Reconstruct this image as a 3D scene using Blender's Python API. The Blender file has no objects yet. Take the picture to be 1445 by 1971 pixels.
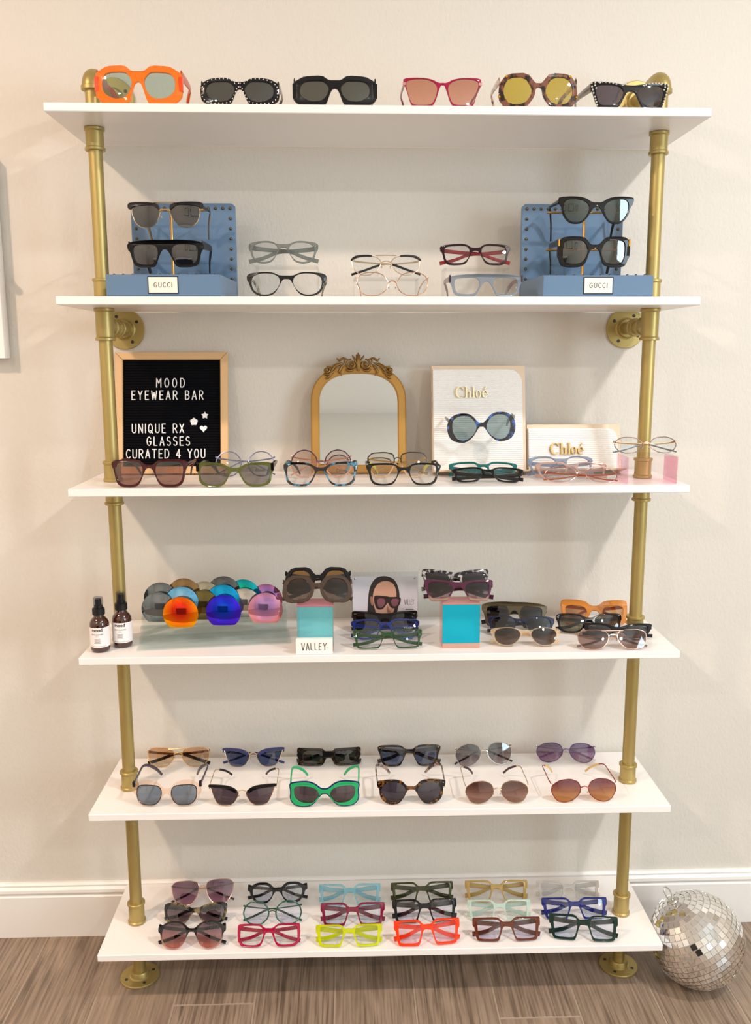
import bpy, bmesh, math, random
from mathutils import Vector, Matrix, geometry
random.seed(7)
C = bpy.context.collection
sc = bpy.context.scene
PI = math.pi

# ------------------------------------------------------------------ camera
FPX, IW, IH = 1700.2, 1445.0, 1971.0
CAM = Vector((-0.0628, -1.9897, 1.3946))
_yaw, _pit, _rol = 0.0292, -0.1725, -0.0029
FWD = Vector((math.sin(_yaw)*math.cos(_pit), math.cos(_yaw)*math.cos(_pit), math.sin(_pit)))
_r = Vector((math.cos(_yaw), -math.sin(_yaw), 0))
_u = _r.cross(FWD)
RGT = _r*math.cos(_rol) + _u*math.sin(_rol)
UPV = _u*math.cos(_rol) - _r*math.sin(_rol)
cd = bpy.data.cameras.new('camera')
cam = bpy.data.objects.new('camera', cd); C.objects.link(cam); sc.camera = cam
cd.sensor_fit = 'HORIZONTAL'; cd.sensor_width = 36; cd.lens = FPX*36/IW
cd.clip_start = 0.05; cd.clip_end = 50
m = Matrix.Identity(4)
for i in range(3):
    m[i][0] = RGT[i]; m[i][1] = UPV[i]; m[i][2] = -FWD[i]; m[i][3] = CAM[i]
cam.matrix_world = m

# ------------------------------------------------------------------ light and exposure
w = bpy.data.worlds.new('world'); sc.world = w; w.use_nodes = True
w.node_tree.nodes['Background'].inputs[0].default_value = (0.75, 0.86, 1.0, 1)
w.node_tree.nodes['Background'].inputs[1].default_value = 1.0
sc.view_settings.view_transform = 'Standard'; sc.view_settings.look = 'None'
sc.view_settings.gamma = 1; sc.view_settings.use_curve_mapping = False
sc.view_settings.exposure = 0.20
sc.cycles.transparent_max_bounces = 48; sc.cycles.max_bounces = 12; sc.cycles.diffuse_bounces = 6

def area(name, loc, target, power, col, size, sy=None, shape='DISK', spread=None):
    l = bpy.data.lights.new(name, 'AREA'); l.energy = power; l.color = col; l.shape = shape; l.size = size
    if sy: l.size_y = sy
    if spread: l.spread = spread
    o = bpy.data.objects.new(name, l); C.objects.link(o); o.location = loc
    o.rotation_euler = (Vector(target)-Vector(loc)).to_track_quat('-Z', 'Y').to_euler()
    return o
CEIL = 2.74
area('ceiling_lamp_warm', (-1.62, -1.42, CEIL-.02), (-1.62, -1.42, 0), 34, (1.0, 0.73, 0.54), .15)
area('ceiling_lamp_white', (1.40, -1.42, CEIL-.02), (1.40, -1.42, 0), 30, (1.0, 0.96, 0.92), .15)
area('ceiling_lamp_rear', (-1.6, -3.1, CEIL-.02), (-1.6, -3.1, 0), 22, (1.0, 0.92, 0.82), .15)
area('ceiling_lamp_rear', (1.4, -3.1, CEIL-.02), (1.4, -3.1, 0), 22, (1.0, 0.95, 0.88), .15)
area('window_daylight', (2.74, -2.7, 1.55), (0, -2.7, 1.2), 52, (0.72, 0.90, 1.0), 1.3, 1.4, 'RECTANGLE')

# ------------------------------------------------------------------ picture geometry helpers
def ray(x, y): return FWD + RGT*((x-IW/2)/FPX) - UPV*((y-IH/2)/FPX)
def onz(x, y, z): d = ray(x, y); return CAM + d*((z-CAM.z)/d.z)
def ony(x, y, Y): d = ray(x, y); return CAM + d*((Y-CAM.y)/d.y)
def proj(p):
    d = Vector(p)-CAM; z = d.dot(FWD)
    return IW/2+FPX*d.dot(RGT)/z, IH/2-FPX*d.dot(UPV)/z

# ------------------------------------------------------------------ materials
def lin(h, a=1):
    if isinstance(h, str):
        c = [int(h[i:i+2], 16)/255 for i in (0, 2, 4)]
        c = [x/12.92 if x <= .04045 else ((x+.055)/1.055)**2.4 for x in c]
    else: c = list(h)[:3]
    return (*c, a)
_mc = {}
def newmat(key):
    m = bpy.data.materials.new(key[:60]); m.use_nodes = True
    nt = m.node_tree; nt.nodes.clear()
    out = nt.nodes.new('ShaderNodeOutputMaterial')
    return m, nt, out
def bsdf(nt, col, rough=.4, metal=0, coat=0, spec=.5):
    b = nt.nodes.new('ShaderNodeBsdfPrincipled')
    if col is not None: b.inputs['Base Color'].default_value = lin(col)
    b.inputs['Roughness'].default_value = rough; b.inputs['Metallic'].default_value = metal
    b.inputs['Coat Weight'].default_value = coat; b.inputs['Specular IOR Level'].default_value = spec
    return b
def plain(col, rough=.4, metal=0, coat=0, spec=.5):
    k = f'plain_{col}_{rough}_{metal}_{coat}_{spec}'
    if k in _mc: return _mc[k]
    m, nt, out = newmat(k); b = bsdf(nt, col, rough, metal, coat, spec)
    nt.links.new(b.outputs[0], out.inputs[0]); _mc[k] = m; return m
def glossy(col): return plain(col, .16, 0, .1, .35)
def clearp(col, op=.45):
    """transparent plastic: tinted see-through mixed with a glossy body"""
    k = f'clear_{col}_{op}'
    if k in _mc: return _mc[k]
    m, nt, out = newmat(k); b = bsdf(nt, col, .08, 0, .6)
    t = nt.nodes.new('ShaderNodeBsdfTransparent')
    c = lin(col); t.inputs[0].default_value = (*[x**.45 for x in c[:3]], 1)
    mx = nt.nodes.new('ShaderNodeMixShader'); mx.inputs[0].default_value = op*.85 if op < .7 else op
    nt.links.new(t.outputs[0], mx.inputs[1]); nt.links.new(b.outputs[0], mx.inputs[2])
    nt.links.new(mx.outputs[0], out.inputs[0]); _mc[k] = m; return m
def acrylic(col='FFFFFF', g=.10):
    k = f'acr_{col}_{g}'
    if k in _mc: return _mc[k]
    m, nt, out = newmat(k)
    t = nt.nodes.new('ShaderNodeBsdfTransparent'); t.inputs[0].default_value = lin(col)
    gl = nt.nodes.new('ShaderNodeBsdfGlossy'); gl.inputs['Roughness'].default_value = .03
    fr = nt.nodes.new('ShaderNodeFresnel'); fr.inputs[0].default_value = 1.22
    ad = nt.nodes.new('ShaderNodeMath'); ad.operation = 'ADD'; ad.inputs[1].default_value = g*.4
    mx = nt.nodes.new('ShaderNodeMixShader')
    ge = nt.nodes.new('ShaderNodeNewGeometry'); iv = nt.nodes.new('ShaderNodeMath'); iv.operation = 'SUBTRACT'; iv.inputs[0].default_value = 1
    ml = nt.nodes.new('ShaderNodeMath'); ml.operation = 'MULTIPLY'; nt.links.new(ge.outputs['Backfacing'], iv.inputs[1])
    nt.links.new(fr.outputs[0], ad.inputs[0]); nt.links.new(ad.outputs[0], ml.inputs[0]); nt.links.new(iv.outputs[0], ml.inputs[1]); nt.links.new(ml.outputs[0], mx.inputs[0])
    nt.links.new(t.outputs[0], mx.inputs[1]); nt.links.new(gl.outputs[0], mx.inputs[2])
    nt.links.new(mx.outputs[0], out.inputs[0]); _mc[k] = m; return m
def tort(a, b, scale=90, thr=.5, c=None, coat=.5):
    k = f'tort_{a}_{b}_{scale}_{thr}'
    if k in _mc: return _mc[k]
    m, nt, out = newmat(k); p = bsdf(nt, None, .12, 0, coat)
    tc = nt.nodes.new('ShaderNodeNewGeometry'); n = nt.nodes.new('ShaderNodeTexNoise')
    n.inputs['Scale'].default_value = scale; n.inputs['Detail'].default_value = 2
    r = nt.nodes.new('ShaderNodeValToRGB')
    r.color_ramp.elements[0].position = thr-.06; r.color_ramp.elements[0].color = lin(a)
    r.color_ramp.elements[1].position = thr+.06; r.color_ramp.elements[1].color = lin(b)
    nt.links.new(tc.outputs['Position'], n.inputs['Vector']); nt.links.new(n.outputs['Fac'], r.inputs[0])
    nt.links.new(r.outputs[0], p.inputs['Base Color']); nt.links.new(p.outputs[0], out.inputs[0]); _mc[k] = m; return m
def lensmat(top, bot=None, g=.05, fr_ior=1.5, mirror=None):
    """tinted lens: coloured see-through glass with a fresnel reflection; top/bot give a graded tint"""
    k = f'lens_{top}_{bot}_{g}_{mirror}'
    if k in _mc: return _mc[k]
    m, nt, out = newmat(k)
    lq = lambda c: (*[x**.5 for x in lin(c)[:3]], 1)
    t = nt.nodes.new('ShaderNodeBsdfTransparent'); t.inputs[0].default_value = lq(top)
    if bot:
        tc = nt.nodes.new('ShaderNodeTexCoord'); sp = nt.nodes.new('ShaderNodeSeparateXYZ')
        r = nt.nodes.new('ShaderNodeValToRGB')
        r.color_ramp.elements[0].position = .12; r.color_ramp.elements[0].color = lq(bot)
        r.color_ramp.elements[1].position = .85; r.color_ramp.elements[1].color = lq(top)
        nt.links.new(tc.outputs['Generated'], sp.inputs[0]); nt.links.new(sp.outputs[2], r.inputs[0])
        nt.links.new(r.outputs[0], t.inputs[0])
    gl = nt.nodes.new('ShaderNodeBsdfGlossy'); gl.inputs['Roughness'].default_value = .02
    if mirror: gl.inputs['Color'].default_value = lin(mirror)
    fr = nt.nodes.new('ShaderNodeFresnel'); fr.inputs[0].default_value = fr_ior
    ad = nt.nodes.new('ShaderNodeMath'); ad.operation = 'ADD'; ad.inputs[1].default_value = g; ad.use_clamp = True
    mx = nt.nodes.new('ShaderNodeMixShader')
    ge = nt.nodes.new('ShaderNodeNewGeometry'); iv = nt.nodes.new('ShaderNodeMath'); iv.operation = 'SUBTRACT'; iv.inputs[0].default_value = 1
    ml = nt.nodes.new('ShaderNodeMath'); ml.operation = 'MULTIPLY'; nt.links.new(ge.outputs['Backfacing'], iv.inputs[1])
    nt.links.new(fr.outputs[0], ad.inputs[0]); nt.links.new(ad.outputs[0], ml.inputs[0]); nt.links.new(iv.outputs[0], ml.inputs[1]); nt.links.new(ml.outputs[0], mx.inputs[0])
    nt.links.new(t.outputs[0], mx.inputs[1]); nt.links.new(gl.outputs[0], mx.inputs[2])
    nt.links.new(mx.outputs[0], out.inputs[0]); _mc[k] = m; return m
def fade(top, bot, op=None, pos=(.3, .75)):
    """acetate whose colour fades from top to bottom"""
    k = f'fade_{top}_{bot}_{op}'
    if k in _mc: return _mc[k]
    m, nt, out = newmat(k); p = bsdf(nt, None, .1, 0, .5)
    tc = nt.nodes.new('ShaderNodeTexCoord'); sp = nt.nodes.new('ShaderNodeSeparateXYZ'); r = nt.nodes.new('ShaderNodeValToRGB')
    r.color_ramp.elements[0].position = pos[0]; r.color_ramp.elements[0].color = lin(bot)
    r.color_ramp.elements[1].position = pos[1]; r.color_ramp.elements[1].color = lin(top)
    nt.links.new(tc.outputs['Generated'], sp.inputs[0]); nt.links.new(sp.outputs[2], r.inputs[0])
    nt.links.new(r.outputs[0], p.inputs['Base Color'])
    if op:
        t = nt.nodes.new('ShaderNodeBsdfTransparent'); nt.links.new(r.outputs[0], t.inputs[0])
        mr = nt.nodes.new('ShaderNodeMapRange'); mr.inputs[1].default_value = pos[0]; mr.inputs[2].default_value = pos[1]
        mr.inputs[3].default_value = op; mr.inputs[4].default_value = .95
        mx = nt.nodes.new('ShaderNodeMixShader'); nt.links.new(sp.outputs[2], mr.inputs[0]); nt.links.new(mr.outputs[0], mx.inputs[0])
        nt.links.new(t.outputs[0], mx.inputs[1]); nt.links.new(p.outputs[0], mx.inputs[2]); nt.links.new(mx.outputs[0], out.inputs[0])
    else: nt.links.new(p.outputs[0], out.inputs[0])
    _mc[k] = m; return m
def metal(col='C9A96A', rough=.25): return plain(col, rough, 1)
def bumpy(name, col, rough, scale, strength, dist, stretch=(1, 1, 1), detail=4, spec=.3, var=None):
    m, nt, out = newmat(name); b = bsdf(nt, col, rough, 0, 0, spec)
    g = nt.nodes.new('ShaderNodeNewGeometry'); mp = nt.nodes.new('ShaderNodeMapping'); mp.inputs['Scale'].default_value = stretch
    n = nt.nodes.new('ShaderNodeTexNoise'); n.inputs['Scale'].default_value = scale; n.inputs['Detail'].default_value = detail
    n.inputs['Distortion'].default_value = .4
    bp = nt.nodes.new('ShaderNodeBump'); bp.inputs['Strength'].default_value = strength; bp.inputs['Distance'].default_value = dist
    nt.links.new(g.outputs['Position'], mp.inputs[0]); nt.links.new(mp.outputs[0], n.inputs['Vector'])
    nt.links.new(n.outputs['Fac'], bp.inputs['Height']); nt.links.new(bp.outputs[0], b.inputs['Normal'])
    nt.links.new(b.outputs[0], out.inputs[0]); return m

WALLM = bumpy('textured_wall_paint', 'D9D4CC', .75, 150, .45, .0025, (1, 1, .6))
TRIMM = plain('F0EDEA', .35)
CEILM = plain('E8E6E2', .8)
SHELFM = bumpy('white_laminate', 'F1EEEC', .28, 400, .05, .001, (.1, 1, 1), 2, .5)
GOLD = bumpy('brushed_gold_paint', 'B29E63', .40, 500, .08, .001, (1, 1, 1), 2, .5)
GOLD.node_tree.nodes['Principled BSDF'].inputs['Metallic'].default_value = .65

def wood_tile():
    m, nt, out = newmat('wood_look_tile'); b = bsdf(nt, None, .42, 0, 0, .4)
    g = nt.nodes.new('ShaderNodeNewGeometry'); oi = nt.nodes.new('ShaderNodeObjectInfo')
    ad = nt.nodes.new('ShaderNodeVectorMath'); ad.operation = 'ADD'
    sc_ = nt.nodes.new('ShaderNodeVectorMath'); sc_.operation = 'SCALE'; sc_.inputs['Scale'].default_value = 9
    cx = nt.nodes.new('ShaderNodeCombineXYZ')
    for i in range(3): nt.links.new(oi.outputs['Random'], cx.inputs[i])
    nt.links.new(cx.outputs[0], sc_.inputs[0]); nt.links.new(g.outputs['Position'], ad.inputs[0]); nt.links.new(sc_.outputs[0], ad.inputs[1])
    def noise(scale, st, det, dist=0):
        mp = nt.nodes.new('ShaderNodeMapping'); mp.inputs['Scale'].default_value = st
        n = nt.nodes.new('ShaderNodeTexNoise'); n.inputs['Scale'].default_value = scale; n.inputs['Detail'].default_value = det
        n.inputs['Distortion'].default_value = dist
        nt.links.new(ad.outputs[0], mp.inputs[0]); nt.links.new(mp.outputs[0], n.inputs['Vector']); return n
    a = noise(190, (1, .03, 1), 5, .2); c = noise(22, (1, .22, 1), 5, 1.5); d = noise(3, (1, .6, 1), 2)
    r1 = nt.nodes.new('ShaderNodeValToRGB')
    e = r1.color_ramp.elements; e[0].position = .36; e[0].color = lin('45392F'); e[1].position = .58; e[1].color = lin('9C8878')
    nt.links.new(a.outputs['Fac'], r1.inputs[0])
    r2 = nt.nodes.new('ShaderNodeValToRGB')
    e = r2.color_ramp.elements; e[0].position = .3; e[0].color = lin('7A6858'); e[1].position = .7; e[1].color = lin('A8937F')
    nt.links.new(c.outputs['Fac'], r2.inputs[0])
    mx = nt.nodes.new('ShaderNodeMix'); mx.data_type = 'RGBA'; mx.blend_type = 'MIX'
    nt.links.new(d.outputs['Fac'], mx.inputs[0]); nt.links.new(r1.outputs[0], mx.inputs[6]); nt.links.new(r2.outputs[0], mx.inputs[7])
    bp = nt.nodes.new('ShaderNodeBump'); bp.inputs['Strength'].default_value = .3; bp.inputs['Distance'].default_value = .002
    nt.links.new(a.outputs['Fac'], bp.inputs['Height']); nt.links.new(bp.outputs[0], b.inputs['Normal'])
    nt.links.new(mx.outputs[2], b.inputs['Base Color']); nt.links.new(b.outputs[0], out.inputs[0]); return m
TILEM = wood_tile()

# ------------------------------------------------------------------ mesh helpers
class MB:
    def __init__(s): s.v = []; s.f = []; s.mi = []
    def add(s, vs, fs, mi=0):
        n = len(s.v); s.v += [tuple(v) for v in vs]; s.f += [tuple(n+i for i in f) for f in fs]; s.mi += [mi]*len(fs); return s
    def box(s, x0, x1, y0, y1, z0, z1, b=0, mi=0):
        if b <= 0:
            vs = [(x, y, z) for x in (x0, x1) for y in (y0, y1) for z in (z0, z1)]
            return s.add(vs, [(0, 1, 3, 2), (4, 6, 7, 5), (0, 4, 5, 1), (2, 3, 7, 6), (0, 2, 6, 4), (1, 5, 7, 3)], mi)
        b = min(b, (x1-x0)*.49, (y1-y0)*.49, (z1-z0)*.49)
        # chamfered box: octagonal rings stacked in z
        rings = []
        for z, k in ((z0, b), (z0+b, 0), (z1-b, 0), (z1, b)):
            X0, X1, Y0, Y1 = x0+k, x1-k, y0+k, y1-k; q = b*.7
            rings.append([(X0+q, Y0, z), (X1-q, Y0, z), (X1, Y0+q, z), (X1, Y1-q, z), (X1-q, Y1, z), (X0+q, Y1, z), (X0, Y1-q, z), (X0, Y0+q, z)])
        return s.rings(rings, True, mi)
    def rings(s, rings, cap=True, mi=0, closed=False):
        n = len(rings[0]); vs = [p for r in rings for p in r]; fs = []
        m = len(rings)
        for i in range(m if closed else m-1):
            for j in range(n):
                k = (j+1) % n; i2 = (i+1) % m
                fs.append((i*n+j, i*n+k, i2*n+k, i2*n+j))
        if cap and not closed: fs.append(tuple(range(n-1, -1, -1))); fs.append(tuple((m-1)*n+j for j in range(n)))
        return s.add(vs, fs, mi)
    def lathe(s, prof, o=(0, 0, 0), axis=(0, 0, 1), n=24, mi=0):
        """prof: list of (radius, distance along axis)"""
        q = Vector((0, 0, 1)).rotation_difference(Vector(axis)); o = Vector(o); rs = []
        for r, z in prof:
            rs.append([tuple(o+q @ Vector((max(r, 1e-5)*math.cos(2*PI*j/n), max(r, 1e-5)*math.sin(2*PI*j/n), z))) for j in range(n)])
        return s.rings(rs, True, mi)
    def tube(s, path, r, n=8, closed=False, mi=0):
        P = [Vector(p) for p in path]; m = len(P); rs = []; prev = None
        for i in range(m):
            if closed: t = P[(i+1) % m]-P[i-1]
            else: t = P[min(i+1, m-1)]-P[max(i-1, 0)]
            t.normalize()
            if prev is None:
                a = Vector((0, 0, 1)) if abs(t.z) < .9 else Vector((0, 1, 0))
                nn = t.cross(a).normalized()
            else:
                nn = (prev-t*prev.dot(t)).normalized()
            prev = nn; bb = t.cross(nn); rr = r[i] if isinstance(r, (list, tuple)) else r
            rs.append([tuple(P[i]+(nn*math.cos(2*PI*j/n)+bb*math.sin(2*PI*j/n))*rr) for j in range(n)])
        return s.rings(rs, not closed, mi, closed)
    def ribbon(s, path, hs, th, mi=0, up=(0, 0, 1)):
        """flat bar swept along a path: height hs (list), thickness th, soft edges"""
        P = [Vector(p) for p in path]; m = len(P); rs = []; U = Vector(up)
        for i in range(m):
            t = (P[min(i+1, m-1)]-P[max(i-1, 0)]).normalized()
            sd = t.cross(U)
            if sd.length < .05: sd = Vector((1, 0, 0))
            sd.normalize(); upv = sd.cross(t); h = hs[i]/2; w_ = (th[i] if isinstance(th, (list, tuple)) else th)/2
            sq = [(-1, .55), (-.55, 1), (.55, 1), (1, .55), (1, -.55), (.55, -1), (-.55, -1), (-1, -.55)]
            rs.append([tuple(P[i]+sd*(w_*a)+upv*(h*(.82*b if abs(b) < 1 else b))) for a, b in sq])
        return s.rings(rs, True, mi)
    def ball(s, c, r, n=8, mi=0, sy=1):
        pr = [(r*math.sin(PI*i/6), -r*math.cos(PI*i/6)*sy) for i in range(7)]
        return s.lathe(pr, c, (0, -1, 0), n, mi)
    def mesh(s, name, mats, ang=35):
        me = bpy.data.meshes.new(name); me.from_pydata(s.v, [], s.f)
        for mt in (mats if isinstance(mats, (list, tuple)) else [mats]): me.materials.append(mt)
        me.polygons.foreach_set('material_index', s.mi)
        bm = bmesh.new(); bm.from_mesh(me); bmesh.ops.recalc_face_normals(bm, faces=bm.faces); bm.to_mesh(me); bm.free()
        me.polygons.foreach_set('use_smooth', [True]*len(s.f)); me.update()
        try: me.set_sharp_from_angle(angle=math.radians(ang))
        except Exception: pass
        return me
def link(name, me, parent=None, loc=None):
    o = bpy.data.objects.new(name, me); C.objects.link(o)
    if parent: o.parent = parent
    if loc: o.location = loc
    return o
def build(mb, name, mats, parent=None, ang=35, label=None, **k):
    o = link(name, mb.mesh(name, mats, ang), parent)
    if label: o['label'] = label
    for a, b in k.items(): o[a] = b
    return o
def tag(o, label, cat, group=None):
    o['label'] = label; o['category'] = cat
    if group: o['group'] = group
    return o
def thing(name, loc, label, cat, group=None, rz=0):
    o = bpy.data.objects.new(name, None); C.objects.link(o); o.location = loc; o.rotation_euler = (0, 0, rz)
    o.empty_display_size = .02
    return tag(o, label, cat, group)
def struct(o): o['kind'] = 'structure'; return o

def chaikin(p, n=2, r=.25):
    for _ in range(n):
        q = []
        for i in range(len(p)):
            a, b = p[i], p[(i+1) % len(p)]
            q.append((a[0]*(1-r)+b[0]*r, a[1]*(1-r)+b[1]*r)); q.append((a[0]*r+b[0]*(1-r), a[1]*r+b[1]*(1-r)))
        p = q
    return p
def dens(p, mx):
    q = []
    for i in range(len(p)):
        a, b = p[i], p[(i+1) % len(p)]; d = math.hypot(a[0]-b[0], a[1]-b[1]); k = max(1, int(math.ceil(d/mx)))
        for j in range(k): q.append((a[0]+(b[0]-a[0])*j/k, a[1]+(b[1]-a[1])*j/k))
    return q
def sarea(p): return sum(p[i][0]*p[(i+1) % len(p)][1]-p[(i+1) % len(p)][0]*p[i][1] for i in range(len(p)))/2
def offset(p, d):
    """positive d grows a counter-clockwise loop"""
    n = len(p); s = 1 if sarea(p) > 0 else -1; q = []
    for i in range(n):
        a, b, c = p[i-1], p[i], p[(i+1) % n]
        t1 = (b[0]-a[0], b[1]-a[1]); t2 = (c[0]-b[0], c[1]-b[1])
        l1 = math.hypot(*t1) or 1; l2 = math.hypot(*t2) or 1
        n1 = (t1[1]/l1, -t1[0]/l1); n2 = (t2[1]/l2, -t2[0]/l2)
        nx, ny = n1[0]+n2[0], n1[1]+n2[1]; l = math.hypot(nx, ny) or 1
        q.append((b[0]+s*d*nx/l, b[1]+s*d*ny/l))
    return q
def plate(mb, outer, holes, place, t, bv=.0007, mi=0):
    """solid plate with holes. place(x,z,y)->3D; front face at y=0, back at y=t"""
    loops = [(outer, -1)] + [(h, 1) for h in holes]
    caps = {0: [], 1: []}; capv = {0: [], 1: []}
    base = len(mb.v)
    for lp, sg in loops:
        ins = offset(lp, sg*bv); n = len(lp); st = len(mb.v)
        lv = [(ins, 0), (lp, bv), (lp, t-bv), (ins, t)]
        for pts, y in lv: mb.v += [tuple(place(x, z, y)) for x, z in pts]
        ccw = sarea(lp) > 0
        for i in range(3):
            for j in range(n):
                k = (j+1) % n; f = (st+i*n+j, st+i*n+k, st+(i+1)*n+k, st+(i+1)*n+j)
                mb.f.append(f if (ccw == (sg < 0)) else f[::-1]); mb.mi.append(mi)
        capv[0].append([Vector((x, z, 0)) for x, z in ins]); caps[0] += list(range(st, st+n))
        capv[1].append([Vector((x, z, 0)) for x, z in ins]); caps[1] += list(range(st+3*n, st+4*n))
    for k in (0, 1):
        for tri in geometry.tessellate_polygon(capv[k]):
            ids = [caps[k][i] for i in tri]
            pts = [Vector(mb.v[i]) for i in ids]; nrm = (pts[1]-pts[0]).cross(pts[2]-pts[0])
            want = Vector(place(0, 0, 1))-Vector(place(0, 0, 0))
            if (nrm.dot(want) > 0) != (k == 1): ids = ids[::-1]
            mb.f.append(tuple(ids)); mb.mi.append(mi)
    return mb
def flat(x0=0, y0=0, z0=0):
    return lambda x, z, y: (x0+x, y0+y, z0+z)

# ------------------------------------------------------------------ the room
XL, XR, YF = -2.6, 2.8, -4.2
struct(build(MB().box(XL-.1, XR+.1, 0, .1, -.05, CEIL), 'wall_back', WALLM))
struct(build(MB().box(XL-.1, XL, YF, 0, -.05, CEIL), 'wall_left', WALLM))
# wall with window on the right
def wall_hole(name, x0, x1, y0, y1, mat, hole, axis):
    mb = MB(); a0, a1, z0, z1 = hole
    if axis == 'y':
        mb.box(x0, x1, y0, a0, -.05, CEIL).box(x0, x1, a1, y1, -.05, CEIL).box(x0, x1, a0, a1, -.05, z0).box(x0, x1, a0, a1, z1, CEIL)
    else:
        mb.box(x0, a0, y0, y1, -.05, CEIL).box(a1, x1, y0, y1, -.05, CEIL).box(a0, a1, y0, y1, -.05, z0).box(a0, a1, y0, y1, z1, CEIL)
    return struct(build(mb, name, mat))
wall_hole('wall_right', XR, XR+.1, YF, 0, WALLM, (-3.4, -2.0, .8, 2.3), 'y')
struct(build(MB().box(XL-.1, XR+.1, YF-.1, YF, -.05, CEIL), 'wall_front', WALLM))
def window(name, c, w_, h_, axis):
    fr = MB(); g = MB(); t = .05
    def bx(mb, a0, a1, z0, z1, d0, d1):
        if axis == 'x': mb.box(c[0]+a0, c[0]+a1, c[1]+d0, c[1]+d1, c[2]+z0, c[2]+z1)
        else: mb.box(c[0]+d0, c[0]+d1, c[1]+a0, c[1]+a1, c[2]+z0, c[2]+z1)
    for a0, a1, z0, z1 in ((-w_/2, -w_/2+t, -h_/2, h_/2), (w_/2-t, w_/2, -h_/2, h_/2), (-w_/2, w_/2, -h_/2, -h_/2+t), (-w_/2, w_/2, h_/2-t, h_/2), (-t/2, t/2, -h_/2, h_/2)):
        bx(fr, a0, a1, z0, z1, -.03, .03)
    bx(g, -w_/2, w_/2, -h_/2, h_/2, -.004, .004)
    o = struct(build(fr, name, TRIMM)); build(g, 'pane', acrylic('F4FAFF', .02), o); return o
window('window_1', (XR+.05, -2.7, 1.55), 1.4, 1.5, 'y')
struct(build(MB().box(XL-.1, XR+.1, YF-.1, .1, CEIL, CEIL+.1), 'ceiling', CEILM))
floor = struct(build(MB().box(XL-.1, XR+.1, YF-.1, .1, -.06, -.0007), 'floor', plain('A39280', .8)))
PW = .1765; JX0 = -.8105
offs = {-1: -.258, 3: -.32}
_pm = {}
def plank_mesh(L):
    k = round(L, 3)
    if k not in _pm:
        g = .0014
        _pm[k] = MB().box(g, PW-g, g, L-g, -.02, 0, .0011).mesh('plank', TILEM, 20)
    return _pm[k]
k0 = int(math.floor((XL-JX0)/PW)); k1 = int(math.ceil((XR-JX0)/PW))
for k in range(k0, k1):
    # columns counted from the joint at x=-0.8105
    col = k-2 if k >= 0 else k
    x = JX0+k*PW
    if k == 2: yj = -.258
    elif k == 6: yj = -.32
    else: yj = -.45-.08*((k*5) % 7)
    x_ok = max(x, XL)
    y = yj
    ys = [0, yj]
    while ys[-1] > YF: ys.append(max(YF, ys[-1]-1.2))
    for a, b in zip(ys[1:], ys[:-1]):
        if b-a < .02: continue
        o = link('plank', plank_mesh(b-a), floor, (x, a, 0))
# baseboards: flat board with moulded top
bbp = [(0, 0), (-.014, 0), (-.014, .106), (-.010, .110), (-.013, .114), (-.017, .119), (-.016, .126), (-.010, .131), (-.011, .136), (-.006, .140), (0, .140)]
def bb_back():
    rs = [[(x, y, z) for y, z in bbp] for x in (XL, XR)]
    return MB().rings(rs)
struct(build(bb_back(), 'baseboard_back', TRIMM, ang=25))
struct(build(MB().rings([[(XL-y, x, z) for y, z in bbp] for x in (YF, -.017)]), 'baseboard_left', TRIMM, ang=25))
struct(build(MB().rings([[(XR+y, x, z) for y, z in bbp] for x in (YF, -.017)]), 'baseboard_right', TRIMM, ang=25))

# ------------------------------------------------------------------ the shelving unit
D, TH, W2 = .2778, .0151, .61
SZ = [(1.8506, 1.8470), (1.5100, 1.5080), (1.1453, 1.1453), (.8030, .8024), (.4643, .4612), (.1396, .1358)]   # top at left, right end
def sz(i, x): a, b = SZ[i]; return a+(b-a)*(x+W2)/(2*W2)
unit = thing('shelving_unit', (0, -.163, 0), 'tall wall shelving unit of gold pipes with six white boards', 'shelves')
def ub(mb, name, mat, ang=35, **k):
    mb.v = [(a, b+.163, c) for a, b, c in mb.v]
    return build(mb, name, mat, unit, ang, **k)
for i, (zl, zr) in enumerate(SZ):
    mb = MB(); b = .0012; rs = []
    for y, z in ((-D+b, 0), (-D, -b), (-D, -TH+b), (-D+b, -TH), (-.0185, -TH), (-.0175, -TH+b), (-.0175, -b), (-.0185, 0)):
        rs.append([(x, y, z) for x in (-W2,)])
    prof = [r[0][1:] for r in rs]
    ends = []
    cut = .006 if i in (1, 2) else .0008
    for x, zz, k in ((-W2, zl, 1), (-W2+.001, zl, 0), (W2-.001, zr, 0), (W2, zr, 1)):
        ends.append([(x, (y if k == 0 else max(y, -D+.0018) if y < -.1 else y), zz+(z if k == 0 else z*.9-.0006)) for y, z in prof])
    mb.rings(ends)
    ub(mb, 'shelf_board', SHELFM, 30)
PR = .0135
def ringed(z0, z1, r=.0172, rr=.0196, cap=.006):
    return [(PR, z0), (rr-.001, z0), (rr, z0+.001), (rr, z0+cap-.001), (rr-.001, z0+cap), (r, z0+cap+.001), (r, z1-cap-.001), (rr-.001, z1-cap), (rr, z1-cap+.001), (rr, z1-.001), (rr-.001, z1), (PR, z1)]
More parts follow.
